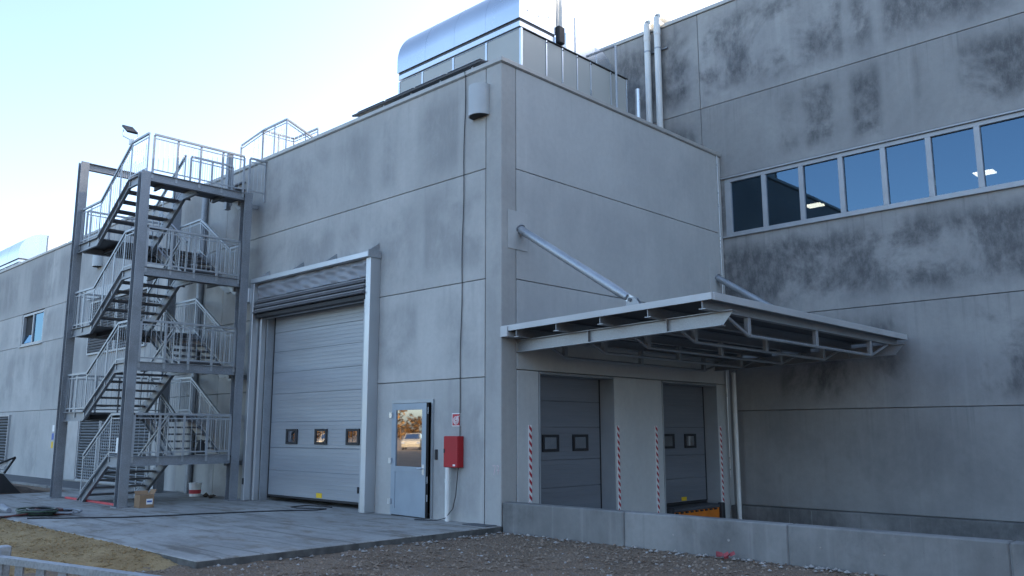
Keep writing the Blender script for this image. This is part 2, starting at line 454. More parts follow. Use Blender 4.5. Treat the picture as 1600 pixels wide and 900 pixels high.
# far wood, seen only mirrored in the door glass
fw_ = MB()
for k in range(330):
    a = R(150+k*110/330+random.uniform(-.5, .5)); d = random.uniform(170, 235)
    x, y = d*math.cos(a), d*math.sin(a); h = random.uniform(3.5, 7.0)*(1.3 if 130 < k < 170 else 1)
    fw_.tube([(x, y, -.2), (x, y, h*.5)], [.18, .08], 5)
    for _ in range(70):
        t = random.uniform(.04, 1); rr = h*.36*math.sin(math.pi*min(1, t*.85+.12))+.2
        b = random.uniform(0, 6.28); q = rr*math.sqrt(random.random())
        p = Vector((x+q*math.cos(b), y+q*math.sin(b), h*t)); s_ = random.uniform(.25, .55)
        u_ = Vector((random.uniform(-1, 1), random.uniform(-1, 1), random.uniform(-1, 1))).normalized(); v_ = u_.orthogonal().normalized()
        fw_.add([p-u_*s_-v_*s_*.6, p+u_*s_-v_*s_*.6, p+u_*s_+v_*s_*.6, p-u_*s_+v_*s_*.6], [(0,1,2,3)])
for k in range(26):           # unseen tall trees added on the right to shade the truck yard
    x, y = random.uniform(10, 36), random.uniform(-40, -22); h = random.uniform(9, 13)
    fw_.tube([(x, y, -.2), (x, y, h*.7)], [.25, .08], 6)
    for _ in range(260):
        t = random.uniform(.1, 1); rr = 2.6*(1-t)**.7+.4; b = random.uniform(0, 6.28); q = rr*math.sqrt(random.random())
        p = Vector((x+q*math.cos(b), y+q*math.sin(b), h*t)); s_ = random.uniform(.3, .7)
        u_ = Vector((random.uniform(-1, 1), random.uniform(-1, 1), random.uniform(-1, 1))).normalized(); v_ = u_.orthogonal().normalized()
        fw_.add([p-u_*s_-v_*s_*.6, p+u_*s_-v_*s_*.6, p+u_*s_+v_*s_*.6, p-u_*s_+v_*s_*.6], [(0,1,2,3)])
tag(fw_.build('distant_wood_and_shade_trees', 'leaf'), 'far autumn wood in low sunlight mirrored in the door glass, plus unseen added shade trees', 'wood', kind='stuff')

# ================================================================== LONG LOWER HALL
ZT = 8.15
hall = thing('factory_hall', 'long lower grey concrete panel hall with big sectional door and loading docks', 'building', (-22, 4, 0))
D = .16                                                     # panel thickness
cm = MB()
# core behind the panels, with the door openings left free
cm.box((-48, D, -.4), (-7.76, 7.6, ZT-.06)); cm.box((-7.76, D, 4.26), (-3.74, 7.6, ZT-.06)); cm.box((-3.74, D, -.4), (-2.93, 7.6, ZT-.06))
cm.box((-2.93, D, 2.14), (-1.72, 7.6, ZT-.06)); cm.box((-1.72, D, -.4), (-D, .94, ZT-.06)); cm.box((-1.72, .94, 2.6), (-D, 7.6, ZT-.06))
cm.box((-1.72, 3.15, -.4), (-D, 4.78, 2.6)); cm.box((-1.72, 7.01, -.4), (-D, 7.6, 2.6))
cm.box((-7.76, 5.0, -.4), (-3.74, 5.2, 4.26)); cm.box((-2.93, 2.5, -.4), (-1.72, 2.6, 2.14)); cm.box((-1.72, .94, -.4), (-1.65, 7.01, 2.6))
cm.build('wall', 'joint', hall)
# ground slab inside (threshold) and dark rooms
MB().box((-7.76, .105, -.3), (-3.74, 7.5, -.006)).build('floor', 'slab', hall)
MB().box((-2.93, .105, -.3), (-1.72, 2.5, -.006)).build('floor', 'slab', hall)
J = .0065
def panA(x0, x1, z0, z1, mat='conc'): return MB().cbox((x0+J, 0, z0+J), (x1-J, D-.002, z1-J), .008).build('panel', mat, hall)
def panB(y0, y1, z0, z1, mat='conc_b'): return MB().cbox((-D+.002, y0+J, z0+J), (0, y1-J, z1-J), .008).build('panel', mat, hall)
rows = [(-.38, 2.47), (2.47, 4.2), (4.2, 6.22), (6.22, ZT)]
# corner column
MB().cbox((-.4+J, 0, -.6), (0, .38-J, ZT-J), .012).build('corner_column', 'conc', hall)
panA(-10.02, -.4, *rows[3]); panA(-10.02, -.4, *rows[2])
panA(-10.02, -7.76, *rows[1]); panA(-3.74, -.4, *rows[1]); panA(-10.02, -7.76, *rows[0])
z0, z1 = rows[0]
MB().prism([(-3.74, z0), (-2.93, z0), (-2.93, 2.13), (-1.72, 2.13), (-1.72, z0), (-.4-J, z0), (-.4-J, z1-J), (-3.74, z1-J)], 1, 0, D-.002).build('panel', 'conc', hall)
for r_ in rows: panA(-13.2, -10.02, *r_)
lrows = [(-.38, 2.31), (2.31, 4.78), (4.78, 6.05), (6.05, ZT)]
for i, r_ in enumerate(lrows):
    if i == 2: panA(-23.7, -13.2, *r_); panA(-48, -26.2, *r_)
    else: panA(-23.2, -13.2, *r_); panA(-33.2, -23.2, *r_); panA(-48, -33.2, *r_)
# side wall with the docks
for z0, z1 in ((6.21, ZT), (4.19, 6.21), (2.6, 4.19)): panB(.38, 7.40, z0, z1)
for y0, y1 in ((.38, .95), (3.14, 4.79), (7.0, 7.40)): panB(y0, y1, -1.2, 2.6)
panB(7.40, 7.60, -1.2, ZT)
# coping
B('coping', 'coping', hall, (-48, -.035, ZT+.001), (.035, .42, ZT+.085), .006)
B('coping', 'coping', hall, (-.42, .421, ZT+.001), (.035, 7.60, ZT+.085), .006)
B('coping_drip', 'joint', hall, (-48, -.018, ZT-.018), (.018, .3, ZT), .002)
B('coping_drip', 'joint', hall, (-.3, .301, ZT-.018), (.018, 7.60, ZT), .002)
MB().tube([(.012, 7.43, .5), (.012, 7.43, ZT)], .012, 6).build('edge_trim', 'trim', hall)
# roof deck
B('roof', 'joint', hall, (-48, .43, ZT-.058), (-.43, 7.60, ZT-.02))

# ---- tilted window in the left hall
wn = MB()
for a, b in (((-26.2, 4.80), (-26.08, 6.02)), ((-23.82, 4.80), (-23.7, 6.02)), ((-26.08, 4.80), (-23.82, 4.88)), ((-26.08, 5.94), (-23.82, 6.02)), ((-25.0, 4.88), (-24.9, 5.94))):
    wn.box((a[0], .02, a[1]), (b[0], .12, b[1]))
w = wn.build('window', 'frame_light', hall)
MB().box((-24.9, .06, 4.88), (-23.82, .075, 5.94)).build('pane', 'glass', w)
MB().bar((-25.54, .06, 4.9), (-25.54, .30, 5.92), 1.06, .02, (0, -1, 0)).build('pane', 'glass', w)
MB().box((-26.1, .121, 4.8), (-23.8, .155, 6.04)).build('window_recess', 'void', w)
B('sill', 'frame_light', w, (-26.25, -.06, 4.745), (-23.65, .02, 4.79))
# ---- louvred doors and grilles
def louvre(x0, x1, z0, z1, n, parent, mat='galv', frame='frame_light'):
    f = MB()
    for a, b, c, d in ((x0, x0+.06, z0, z1), (x1-.06, x1, z0, z1), (x0+.06, x1-.06, z0, z0+.06), (x0+.06, x1-.06, z1-.06, z1)): f.box((a, -.07, c), (b, -.002, d))
    L = f.build('louvre_grille', frame, parent)
    B('backing', 'void', L, (x0+.06, -.012, z0+.06), (x1-.06, -.003, z1-.06))
    for i in range(n):
        z = z0+.08+(z1-z0-.16)*(i+.5)/n
        MB().bar((x0+.06, -.04, z), (x1-.06, -.04, z), .06, .012, (0, .7, .7)).build('slat', mat, L)
    return L
for x0, x1 in ((-19.1, -17.35), (-17.3, -15.5), (-15.45, -13.7)): louvre(x0, x1, .02, 1.95, 20, hall)
for x0, x1 in ((-19.0, -16.8), (-16.75, -14.5)): louvre(x0, x1, 4.0, 5.75, 18, hall)
for x0, x1 in ((-29.4, -28.0), (-27.95, -26.45)): louvre(x0, x1, .05, 2.2, 18, hall)
B('shutter_box', 'frame_light', hall, (-19.1, -.16, 5.8), (-14.4, -.002, 6.15), .01)
dr = B('service_door', 'frame', hall, (-21.3, -.05, .02), (-20.15, -.002, 1.98), .006)
MB().tube([(-20.3, -.06, 1.0), (-20.3, -.11, 1.0), (-20.43, -.11, 1.0)], .012, 6).build('handle', 'black', dr)
B('service_panel', 'frame_light', hall, (-20.1, -.06, .02), (-19.2, -.002, 1.95), .006)
d2 = B('service_door', 'frame', hall, (-12.0, -.03, .02), (-11.3, -.002, 2.05), .006)
for i in range(3): B('notice_sticker', ('yellow', 'blue', 'white')[i], hall, (-21.75, -.006, 1.0+i*.28), (-21.55, -.001, 1.22+i*.28), .001)
# wall pipes behind the stairs
MB().tube([(-11.15, -.09, 0), (-11.15, -.09, ZT-.1)], .085, 12).build('downpipe', 'post', hall, True)
MB().tube([(-13.0, -.07, 0), (-13.0, -.07, ZT-.1)], .06, 10).build('downpipe', 'frame_light', hall, True)

# ---- pedestrian door, a little ajar
pf = MB()
for a, b, c, d in ((-2.93, -2.88, 0, 2.13), (-1.77, -1.72, 0, 2.13), (-2.88, -1.77, 2.07, 2.13)): pf.box((a, -.03, c), (b, .12, d))
pd = pf.build('glazed_door', 'frame', hall)
th = R(3.6); hx, hy = -2.875, -.035
def leafpt(u, v, z): return (hx+u*math.cos(th)+v*math.sin(th)*-1, hy-u*math.sin(th)-v*math.cos(th), z)
def leafbox(mb, u0, u1, v0, v1, z0, z1):
    vs = [leafpt(u, v, z) for z in (z0, z1) for (u, v) in ((u0, v0), (u1, v0), (u1, v1), (u0, v1))]
    return mb.add(vs, [(0,3,2,1),(4,5,6,7),(0,1,5,4),(1,2,6,5),(2,3,7,6),(3,0,4,7)])
LW = 1.09
lf = MB()
for u0, u1, z0, z1 in ((0, .13, .02, 2.06), (LW-.13, LW, .02, 2.06), (.13, LW-.13, 1.94, 2.06), (.13, LW-.13, .80, .90), (.13, LW-.13, .02, .13)): leafbox(lf, u0, u1, -.025, .025, z0, z1)
lf.build('leaf_frame', 'pdoor', pd)
leafbox(MB(), .13, LW-.13, -.018, .016, .13, .80).build('lower_panel', 'pdoor', pd)
leafbox(MB(), .13, LW-.13, -.006, .006, .90, 1.94).build('pane', 'glass_d', pd)
leafbox(MB(), LW+.001, LW+.010, -.026, .026, .02, 2.06).build('edge_seal', 'black', pd)
for z in (.25, 1.0, 1.85): leafbox(MB(), -.05, .03, .026, .06, z-.05, z+.05).build('hinge', 'trim', pd)
hb = MB(); a = leafpt(LW-.07, .026, .88); b = leafpt(LW-.07, .075, .88); c = leafpt(LW-.20, .075, .88)
hb.tube([a, b, c], .011, 6); leafbox(hb, LW-.10, LW-.04, .026, .034, .76, .95); hb.build('handle', 'trim', pd)
for z in (.3, .62, 1.86): leafbox(MB(), LW+.0105, LW+.016, -.012, .012, z, z+.12).build('lock_plate', 'trim', pd)
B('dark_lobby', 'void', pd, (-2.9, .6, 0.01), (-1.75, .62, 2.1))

# ---- large sectional door with rolled-up curtain and galvanised portal
sec = thing('sectional_door', 'large grey sectional overhead door with three small windows in the long wall', 'door', (-5.75, .2, 0))
zs = [.13, .70, 1.19, 1.71, 1.90, 2.40, 2.89, 3.40, 3.84, 4.25]
zs = [.13, .68, 1.19, 1.76, 2.40, 2.89, 3.38, 3.84, 4.25]
for z0, z1 in zip(zs[:-1], zs[1:]):
    B('door_section', 'sect', sec, (-7.73, .20, z0+.0022), (-3.77, .245, z1-.0022), .004)
for x0 in (-7.03, -5.87, -4.71):
    f = MB()
    for a, b, c, d in ((x0, x0+.06, 1.27, 1.60), (x0+.40, x0+.46, 1.27, 1.60), (x0+.06, x0+.40, 1.27, 1.32), (x0+.06, x0+.40, 1.55, 1.60)): f.box((a, .17, c), (b, .197, d))
    wf = f.build('door_window', 'black', sec)
    MB().box((x0+.06, .184, 1.32), (x0+.40, .19, 1.55)).build('pane', 'glass_d', wf)
B('bottom_seal', 'black', sec, (-7.73, .195, .085), (-3.77, .25, .129), .008)
B('warning_label', 'yellow', sec, (-5.75, .192, .15), (-5.54, .199, .25), .001)
B('side_seal', 'black', sec, (-7.755, .19, .05), (-7.735, .26, 4.25), .004)
B('side_seal', 'black', sec, (-3.765, .19, .05), (-3.745, .26, 4.25), .004)
cur = thing('fold_up_curtain', 'galvanised portal with folded grey fabric curtain around the big sectional door', 'door curtain', (-5.7, -.2, 0))
# jambs: galvanised channels standing on the apron
def jamb(x0, x1, y0): B('jamb', 'galv_bright', cur, (x0, y0, .004), (x1, -.002, 5.0), .006)
jamb(-3.585, -3.43, -.25)
B('jamb_guide', 'galv', cur, (-3.66, -.22, .005), (-3.602, -.02, 4.2), .004)
B('jamb', 'galv_bright', cur, (-8.06, -.30, .004), (-7.93, -.002, 5.0), .006)
B('jamb_guide', 'galv_bright', cur, (-7.88, -.13, .005), (-7.80, -.004, 4.2), .004)
B('reveal_sheet', 'galv', cur, (-7.80, .0, .002), (-7.757, .19, 4.24), .003)
B('photocell', 'black', cur, (-3.68, -.25, .36), (-3.661, -.20, .48), .003); B('photocell', 'black', cur, (-8.0, -.322, .36), (-7.95, -.302, .50), .003)
B('top_beam', 'galv_bright', cur, (-8.06, -.32, 5.002), (-3.43, -.002, 5.11), .006)
B('beam_end_plate', 'galv', cur, (-3.428, -.34, 4.99), (-3.40, -.002, 5.14), .004)
B('lintel', 'galv_bright', cur, (-7.80, -.10, 4.16), (-3.62, -.004, 4.30), .006)
for x in (-7.75, -6.3, -5.0, -3.5):
    MB().prism([(-.30, 5.111), (-.002, 5.111), (-.002, 5.33)], 0, x-.006, x+.006).build('bracket', 'galv', cur)
B('motor_housing', 'galv_bright', cur, (-8.24, -.36, 4.55), (-8.10, -.10, 4.92), .02); B('motor_mount', 'galv', cur, (-8.10, -.30, 4.50), (-8.062, -.05, 5.0), .006)
# curtain: crumpled upper sheet and stacked folds
cs = MB(); NXc, NZc = 110, 14
for j in range(NZc+1):
    for i in range(NXc+1):
        x = -7.92+i*(4.30/NXc); z = 4.995-j*(.36/NZc)
        sag = .03*math.exp(-((j-3.5)/1.6)**2)*(1+.6*math.sin(x*9+2*math.sin(x*3)))+.012*math.sin(x*5+j*.6)+.01*math.sin(x*13-j)
        cs.v.append((x, -.18-sag, z))
for j in range(NZc):
    for i in range(NXc): a = j*(NXc+1)+i; cs.f.append((a, a+1, a+NXc+2, a+NXc+1))
cs.build('curtain_sheet', 'fabric2', cur, True)
for k in range(6):
    z = 4.62-k*.058; y = -.19-.035*(k % 2)-.012*k
    prof = [(y+.15, z), (y, z-.004), (y-.035, z-.02), (y-.03, z-.045), (y, z-.055), (y+.15, z-.05)]
    MB().prism(prof, 0, -7.91, -3.615).build('curtain_fold', 'fabric2' if k in (0, 2, 4) else 'fabric', cur)
B('curtain_bottom_bar', 'black', cur, (-7.91, -.24, 4.165), (-3.615, -.105, 4.262), .01)

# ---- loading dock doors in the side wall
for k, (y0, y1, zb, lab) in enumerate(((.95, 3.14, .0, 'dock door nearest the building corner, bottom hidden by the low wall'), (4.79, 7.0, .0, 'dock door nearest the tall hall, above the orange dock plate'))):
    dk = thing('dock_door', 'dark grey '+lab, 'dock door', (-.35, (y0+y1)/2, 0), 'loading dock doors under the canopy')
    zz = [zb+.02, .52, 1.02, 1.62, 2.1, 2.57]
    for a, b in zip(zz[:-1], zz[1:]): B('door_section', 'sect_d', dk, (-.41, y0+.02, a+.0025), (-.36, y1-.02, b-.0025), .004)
    for yy in ((1.42, 2.28) if k == 0 else (5.27, 6.14)):
        f = MB()
        for a, b, c, d in ((yy, yy+.05, 1.17, 1.48), (yy+.40, yy+.45, 1.17, 1.48), (yy+.05, yy+.40, 1.17, 1.22), (yy+.05, yy+.40, 1.43, 1.48)): f.box((-.358, a, c), (-.33, b, d))
        wf = f.build('door_window', 'black', dk)
        MB().box((-.348, yy+.05, 1.22), (-.342, yy+.40, 1.43)).build('pane', 'glass_d', wf)
    B('side_seal', 'black', dk, (-.43, y1-.02, zb), (-.345, y1-.002, 2.56), .004)
    B('reveal_lining', 'frame', dk, (-.34, y1-.012, -.9), (.004, y1-.001, 2.58), .003)
    B('reveal_lining', 'frame', dk, (-.34, y0+.001, -.9), (.010, y0+.03, 2.58), .003)
    B('head_lining', 'frame', dk, (-.34, y0+.031, 2.55), (.006, y1-.013, 2.592), .003)
    B('bottom_seal', 'black', dk, (-.42, y0+.02, zb-.04), (-.35, y1-.02, zb+.018), .006)
    if k == 1: B('warning_label', 'yellow', dk, (-.358, 5.95, .04), (-.352, 6.15, .12), .001)
    # dock leveller
    lv = thing('dock_leveller', ('orange dock leveller front with black bumpers below the far dock door' if k else 'dock leveller below the near dock door, behind the low wall'), 'dock leveller', (-.1, (y0+y1)/2, -1.0), 'dock levellers')
    B('platform', 'deck', lv, (-.80, y0+.04, -.12), (.06, y1-.04, -.05), .006)
    B('front_plate', 'orange', lv, (.0, y0+.18, -.9), (.05, y1-.18, -.125), .006)
    for yb in (y0+.03, y1-.17): B('bumper', 'black', lv, (.0, yb, -.55), (.12, yb+.14, -.02), .02)
    for i in range(9): B('hinge_lug', 'black', lv, (.052, y0+.28+i*.19, -.155), (.09, y0+.36+i*.19, -.125), .004)
MB().box((-1.6, .94, -1.2), (-.82, 7.02, -.2)).build('dock_base', 'joint', hall)
# striped guide strips
for y, lab in ((.70, 'red and white striped strip left of the near dock door'), (3.22, 'red and white striped strip right of the near dock door'),
               (4.52, 'red and white striped strip left of the far dock door'), (7.06, 'red and white striped strip right of the far dock door')):
    t = thing('warning_strip', lab, 'warning strip', (.03, y, 0), 'striped strips beside the dock doors')
    B('backing', 'white', t, (.001, y-.035, -.20), (.022, y+.035, 1.65), .003)
    nst = 14
    for i in range(nst):
        z = -.16+i*.13
        MB().add([(.0245, y-.035, z+.06), (.0245, y+.035, z-.01), (.0245, y+.035, z+.055), (.0245, y-.035, z+.125)], [(0,1,2,3)]).build('stripe', 'signred', t)

# ================================================================== TALLER RIGHT HALL
YR = 7.62; ZR = 12.08
tall = thing('tall_hall', 'taller weathered concrete hall with dark stains and a ribbon window', 'building', (6, 12, 0))
cr = MB(); cr.box((-6, YR+D, -1.6), (30, 30, 5.9)); cr.box((-6, YR+D, 8.2), (30, 30, ZR-.06)); cr.box((-6, YR+D, 5.9), (.1, 30, 8.2)); cr.box((9.4, YR+D, 5.9), (30, 30, 8.2)); cr.box((.1, 17, 5.9), (9.4, 30, 8.2))
cr.build('wall', 'joint', tall)
def panR(x0, x1, z0, z1, mat='conc_r'): return MB().cbox((x0+J, YR, z0+J), (x1-J, YR+D-.002, z1-J), .008).build('panel', mat, tall)
xs = [-5.98, -.49, 9.6, 19.7, 30]
for a, b in zip(xs[:-1], xs[1:]):
    panR(a, b, 9.53, ZR); panR(a, b, -.11, 2.0, 'conc_r2'); panR(a, b, 2.0, 4.12); panR(a, b, 4.12, 6.13)
    if a != -.49: panR(a, b, 6.13, 9.53)
panR(-.49, 9.6, 7.62, 9.53); panR(-.49, .10, 6.13, 7.62); panR(9.4, 9.6, 6.13, 7.62)
B('coping', 'coping', tall, (-6, YR-.04, ZR+.001), (30, YR+.45, ZR+.10), .006)
pl = MB().cbox((.02, 7.40, -1.4), (30, YR-.001, -.11), .01).build('plinth', 'ret', tall)
for x in (1.4, 1.9, 3.9, 6.2): B('crack_joint', 'joint', pl, (x, 7.394, -.9), (x+.008, 7.399, -.13), .001)
# ribbon window: seven panes in view and two beyond the frame
rw = MB(); zb, zt = 6.22, 7.47
rw.cbox((.10, YR-.03, 6.14), (9.4, YR+.10, zb), .005).cbox((.10, YR-.02, zt), (9.4, YR+.10, 7.56), .005)
win = rw.build('ribbon_window', 'frame_light', tall)
B('window_head', 'frame_light', win, (.02, YR-.075, 7.565), (9.48, YR+.02, 7.60), .004)
B('sill', 'frame_light', win, (.02, YR-.07, 6.105), (9.48, YR+.02, 6.138), .004)
edges = [.20+i*.912 for i in range(11)]
for i, x in enumerate(edges):
    if x > 9.4: break
    B('mullion', 'frame_light', win, ((x-.10 if i == 0 else x-.055), YR-.025, zb+.001), (x+.055, YR+.09, zt-.001), .004)
    if i < 10:
        xb = min(x+.856, 9.39); q = [random.uniform(-.005, .005) for _ in range(3)]
        yy = [YR+.035+q[0], YR+.035+q[1], YR+.035+q[2], YR+.035+q[0]+q[2]-q[1]]
        c4 = [(x+.056, yy[0], zb+.002), (xb, yy[1], zb+.002), (xb, yy[2], zt-.002), (x+.056, yy[3], zt-.002)]
        MB().add(c4+[(a_, b_+.01, c_) for a_, b_, c_ in c4], [(0,1,2,3),(7,6,5,4),(0,4,5,1),(1,5,6,2),(2,6,7,3),(3,7,4,0)]).build('pane', 'glass', win)
B('room_ceiling', 'inside', win, (.1, YR+D, 7.62), (9.4, 17, 7.70)); B('room_floor', 'inside', win, (.1, YR+D, 5.92), (9.4, 17, 6.0))
B('room_back_wall', 'inside', win, (.1, 16.9, 6.01), (9.4, 16.99, 7.61))
for x, y, lab in ((1.60, 9.2, 'lit ceiling lamp seen through the third pane of the ribbon window'), (5.35, 9.2, 'lit ceiling lamp seen through the last pane in view of the ribbon window')):
    t = thing('ceiling_lamp', lab, 'lamp', (x, y, 7.0), 'lit lamps inside the ribbon window')
    B('diffuser', 'tube', t, (x-.19, y-.16, 6.93), (x+.19, y+.16, 6.95)); B('housing', 'white', t, (x-.21, y-.18, 6.951), (x+.21, y+.18, 7.0))
    for dy in (-.1, .1): MB().tube([(x, y+dy, 7.0), (x, y+dy, 7.62)], .006, 5).build('hanger', 'trim', t)
# twin vent pipes climbing over the parapet
for k, (x, zt_) in enumerate(((-1.92, 12.30), (-1.60, 12.38))):
    t = thing('vent_pipe', ('left' if k == 0 else 'right')+' of two white vent pipes bent over the tall hall parapet', 'pipe', (x, 7.48, 8.2), 'white vent pipes on the tall hall')
    pts = [(x, 7.46, 8.1), (x, 7.46, zt_-.10)]+[(x, 7.46+.14*(1-math.cos(a)), zt_-.10+.14*math.sin(a)) for a in [R(q) for q in (20, 45, 70, 90)]]+[(x, 7.95, zt_+.04)]
    MB().tube(pts, .085, 14).build('pipe', 'pvc', t, True)
    for z in (9.15, 11.45):
        MB().tube([(x, 7.46, z), (x, 7.46, z+.04)], .092, 14).build('clamp', 'galv', t)
        B('bracket', 'post', t, (x-.03, 7.555, z), (x+.22, 7.615, z+.035))
    MB().tube([(x, 7.46, zt_-.52), (x, 7.46, zt_-.36)], .094, 14).build('socket', 'pvc', t, True)
t = tag(MB().tube([(.26, 7.33, -1.0), (.26, 7.33, 2.86), (.26, 7.5, 3.0)], .048, 12).build('drainpipe', 'pvc', None, True), 'pale drainpipe in the corner beside the far dock door', 'drainpipe')

# ================================================================== CANOPY
can = thing('loading_canopy', 'steel canopy with white fascia hung over the loading docks', 'canopy', (0, 3.7, 3.2))
def cz(x): return 3.305+.03*x
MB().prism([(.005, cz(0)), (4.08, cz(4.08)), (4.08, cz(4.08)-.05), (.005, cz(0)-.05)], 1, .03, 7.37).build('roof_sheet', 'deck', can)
MB().prism([(.005, cz(0)+.012), (4.10, cz(4.1)+.012), (4.10, cz(4.1)-.085), (.005, cz(0)-.085)], 1, -.01, .029).build('fascia', 'fascia', can)
B('fascia', 'fascia', can, (4.081, .03, cz(4.1)-.095), (4.125, 7.40, cz(4.1)+.014), .004)
MB().prism([(.005, cz(0)+.012), (4.08, cz(4.1)+.012), (4.08, cz(4.1)-.085), (.005, cz(0)-.085)], 1, 7.371, 7.40).build('fascia', 'fascia', can)
B('gutter_end', 'fascia', can, (.004, -.03, 3.13), (.17, -.012, 3.305), .004)
B('gutter', 'fascia', can, (.004, -.011, 3.13), (.17, 7.36, 3.218), .004)
for x in (.32, 1.21, 2.11, 3.0, 3.92):
    z = cz(x)-.052
    MB().ibeam((x, .035, z), (x, 7.36, z), .11, .15, .012).build('purlin', 'dock_steel', can)
    # trussed underside: tie rod on three posts
    zb_ = z-.42
    MB().tube([(x, .62, z-.16), (x, 1.30, zb_), (x, 6.0, zb_), (x, 6.85, z-.16)], .026, 8).build('tie_rod', 'dock_steel', can)
    for y in (1.30, 3.62, 5.95): B('truss_post', 'dock_steel', can, (x-.035, y-.045, zb_), (x+.035, y+.045, z-.151), .004)
for y in (.42, 6.98):
    b = MB(); za, ze = cz(0)-.205, cz(4.1)-.205
    zf = lambda x: cz(x)-.205
    # bottom and top flange plus web, end cut back at an angle
    b.bar((.0, y, zf(0)-.006), (4.20, y, zf(4.2)-.006), .13, .012); b.bar((.0, y, zf(0)-.20), (4.02, y, zf(4.02)-.20), .13, .012)
    b.prism([(.0, zf(0)-.012), (4.19, zf(4.2)-.012), (4.02, zf(4.02)-.195), (.0, zf(0)-.195)], 1, y-.006, y+.006)
    b.build('main_beam', 'dock_steel', can)
    for x in (1.6, 3.1): B('stiffener', 'dock_steel', can, (x-.006, y-.06, zf(x)-.19), (x+.006, y-.0065, zf(x)-.014), .001)
    ys = .46 if y < 1 else 7.20
    B('anchor_plate', 'anchor', can, (.0005, ys-.30, 4.72), (.014, ys+.20, 5.42), .003)
    e = Vector((2.42, ys, 3.56)); s0 = Vector((.02, ys, 5.10)); d = (e-s0).normalized()
    MB().tube([s0, s0+d*.02], .10, 16).build('strut_collar', 'post', can, True)
    MB().tube([s0+d*.02, e-d*.30], .075, 18).build('strut', 'galv', can, True)
    MB().tube([e-d*.31, e-d*.10], [.08, .06], 16).build('strut_end', 'galv', can, True)
    MB().bar(e-d*.13, e+d*.06, .03, .12, (0, 0, 1)).build('clevis', 'galv_bright', can)
    MB().tube([e-Vector((0, .07, 0))+d*.0, e+Vector((0, .07, 0))], .03, 10).build('clevis_pin', 'deck', can)
    MB().prism([(2.30, cz(2.3)+.013), (2.66, cz(2.66)+.013), (2.50, 3.60), (2.38, 3.60)], 1, ys+.03, ys+.05).build('gusset', 'dock_steel', can)
    MB().prism([(2.30, cz(2.3)+.013), (2.66, cz(2.66)+.013), (2.50, 3.60), (2.38, 3.60)], 1, ys-.05, ys-.03).build('gusset', 'dock_steel', can)

# ================================================================== RETAINING WALL
ret = thing('retaining_wall', 'low cast concrete wall beside the sunken truck ramp', 'wall', (6, .1, -.1))
xj = [.02, 2.51, 5.03, 7.5, 10.0, 14.0]
for a, b in zip(xj[:-1], xj[1:]):
    MB().cbox((a+.006, -.001, -1.5), (b-.006, .22, .385), .015).build('wall_section', 'ret', ret)
MB().box((.03, .02, -1.5), (13.9, .2, .36)).build('joint_filler', 'joint', ret)
for x, z in ((1.75, .13), (3.35, .13), (4.2, .13), (5.45, .14), (6.2, .14)):
    MB().tube([(x, .004, z), (x, -.004, z)], .018, 10).build('tie_hole_plug', 'stone_pale', ret)

# ================================================================== FIRE STAIR
stair = thing('fire_stair', 'galvanised steel fire escape stair against the long hall', 'staircase', (-10, -1.6, 0))
RZ = [1.02, 3.02, 5.09, 7.20]; LZ = [2.0, 4.02, 6.13]
XL0, XL1, XR0, XR1 = -11.92, -10.70, -9.05, -8.12
YF, YI, YK, YB = -2.85, -1.66, -1.46, -.42
def hpost(x0, y0, z0, z1):
    m = MB(); w = .20; t = .014
    m.box((x0, y0, z0), (x0+t, y0+w, z1)); m.box((x0+w-t, y0, z0), (x0+w, y0+w, z1)); m.box((x0+t, y0+w/2-t/2, z0), (x0+w-t, y0+w/2+t/2, z1))
    m.box((x0-.05, y0-.05, z0), (x0+w+.05, y0+w+.05, z0+.02)) if z0 < .1 else None
    return m.build('column', 'post', stair)
hpost(-12.14, -3.02, .002, 8.30); hpost(-8.30, -3.02, .002, 7.22); hpost(-8.30, -.56, .002, 7.22); hpost(-12.14, -.56, .002, 8.30)
MB().ibeam((-12.04, -2.81, 8.30), (-12.04, -.57, 8.30), .14, .18).build('top_beam', 'post', stair)
def sch(a, b, dep=.20, y=0):      # channel stringer along x-z polyline pts at fixed y
    pass
def stringer(pts, y, dep=.20, side=1):
    m = MB(); t = .01
    up_ = [(p[0], p[1]) for p in pts]; lo_ = []
    for i, p in enumerate(pts):      # lower edge offset perpendicular at the kinks
        d = []
        if i > 0: d.append(Vector((p[0]-pts[i-1][0], p[1]-pts[i-1][1])).normalized())
        if i < len(pts)-1: d.append(Vector((pts[i+1][0]-p[0], pts[i+1][1]-p[1])).normalized())
        n = [Vector((q.y, -q.x)) for q in d]
        n = [q if q.y < 0 else -q for q in n]
        k = n[0] if len(n) == 1 else (n[0]+n[1]).normalized()/max(.5, (n[0]+n[1]).normalized().dot(n[0]))
        lo_.append((p[0]+k.x*dep, p[1]+k.y*dep))
    m.prism(up_+lo_[::-1], 1, y-t/2, y+t/2)
    for line, off in ((up_, -.006), (lo_, .006)):
        for (a, b) in zip(line[:-1], line[1:]):
            m.bar((a[0], y+side*.035, a[1]), (b[0], y+side*.035, b[1]), .06, .012)
    return m.build('stringer', 'post', stair)
def deck(x0, x1, y0, y1, z):
    m = B('landing', 'deck', stair, (x0, y0, z-.05), (x1, y1, z-.005), .004)
    for yy in (y0+.5, (y0+y1)/2, y1-.5): MB().ibeam((x0+.02, yy, z-.052), (x1-.02, yy, z-.052), .06, .10, .008).build('joist', 'deck', m)
    return m
def treads(xa, za, xb, zb, y0, y1):
    n = 6; dz = (zb-za)/n
    for i in range(1, n):
        t_ = i/n; x = xa+(xb-xa)*(i-.0)/n; z = za+dz*i
        B('tread', 'tread', stair, (x-.13, y0+.02, z-.045), (x+.13, y1-.02, z-.005), .004)
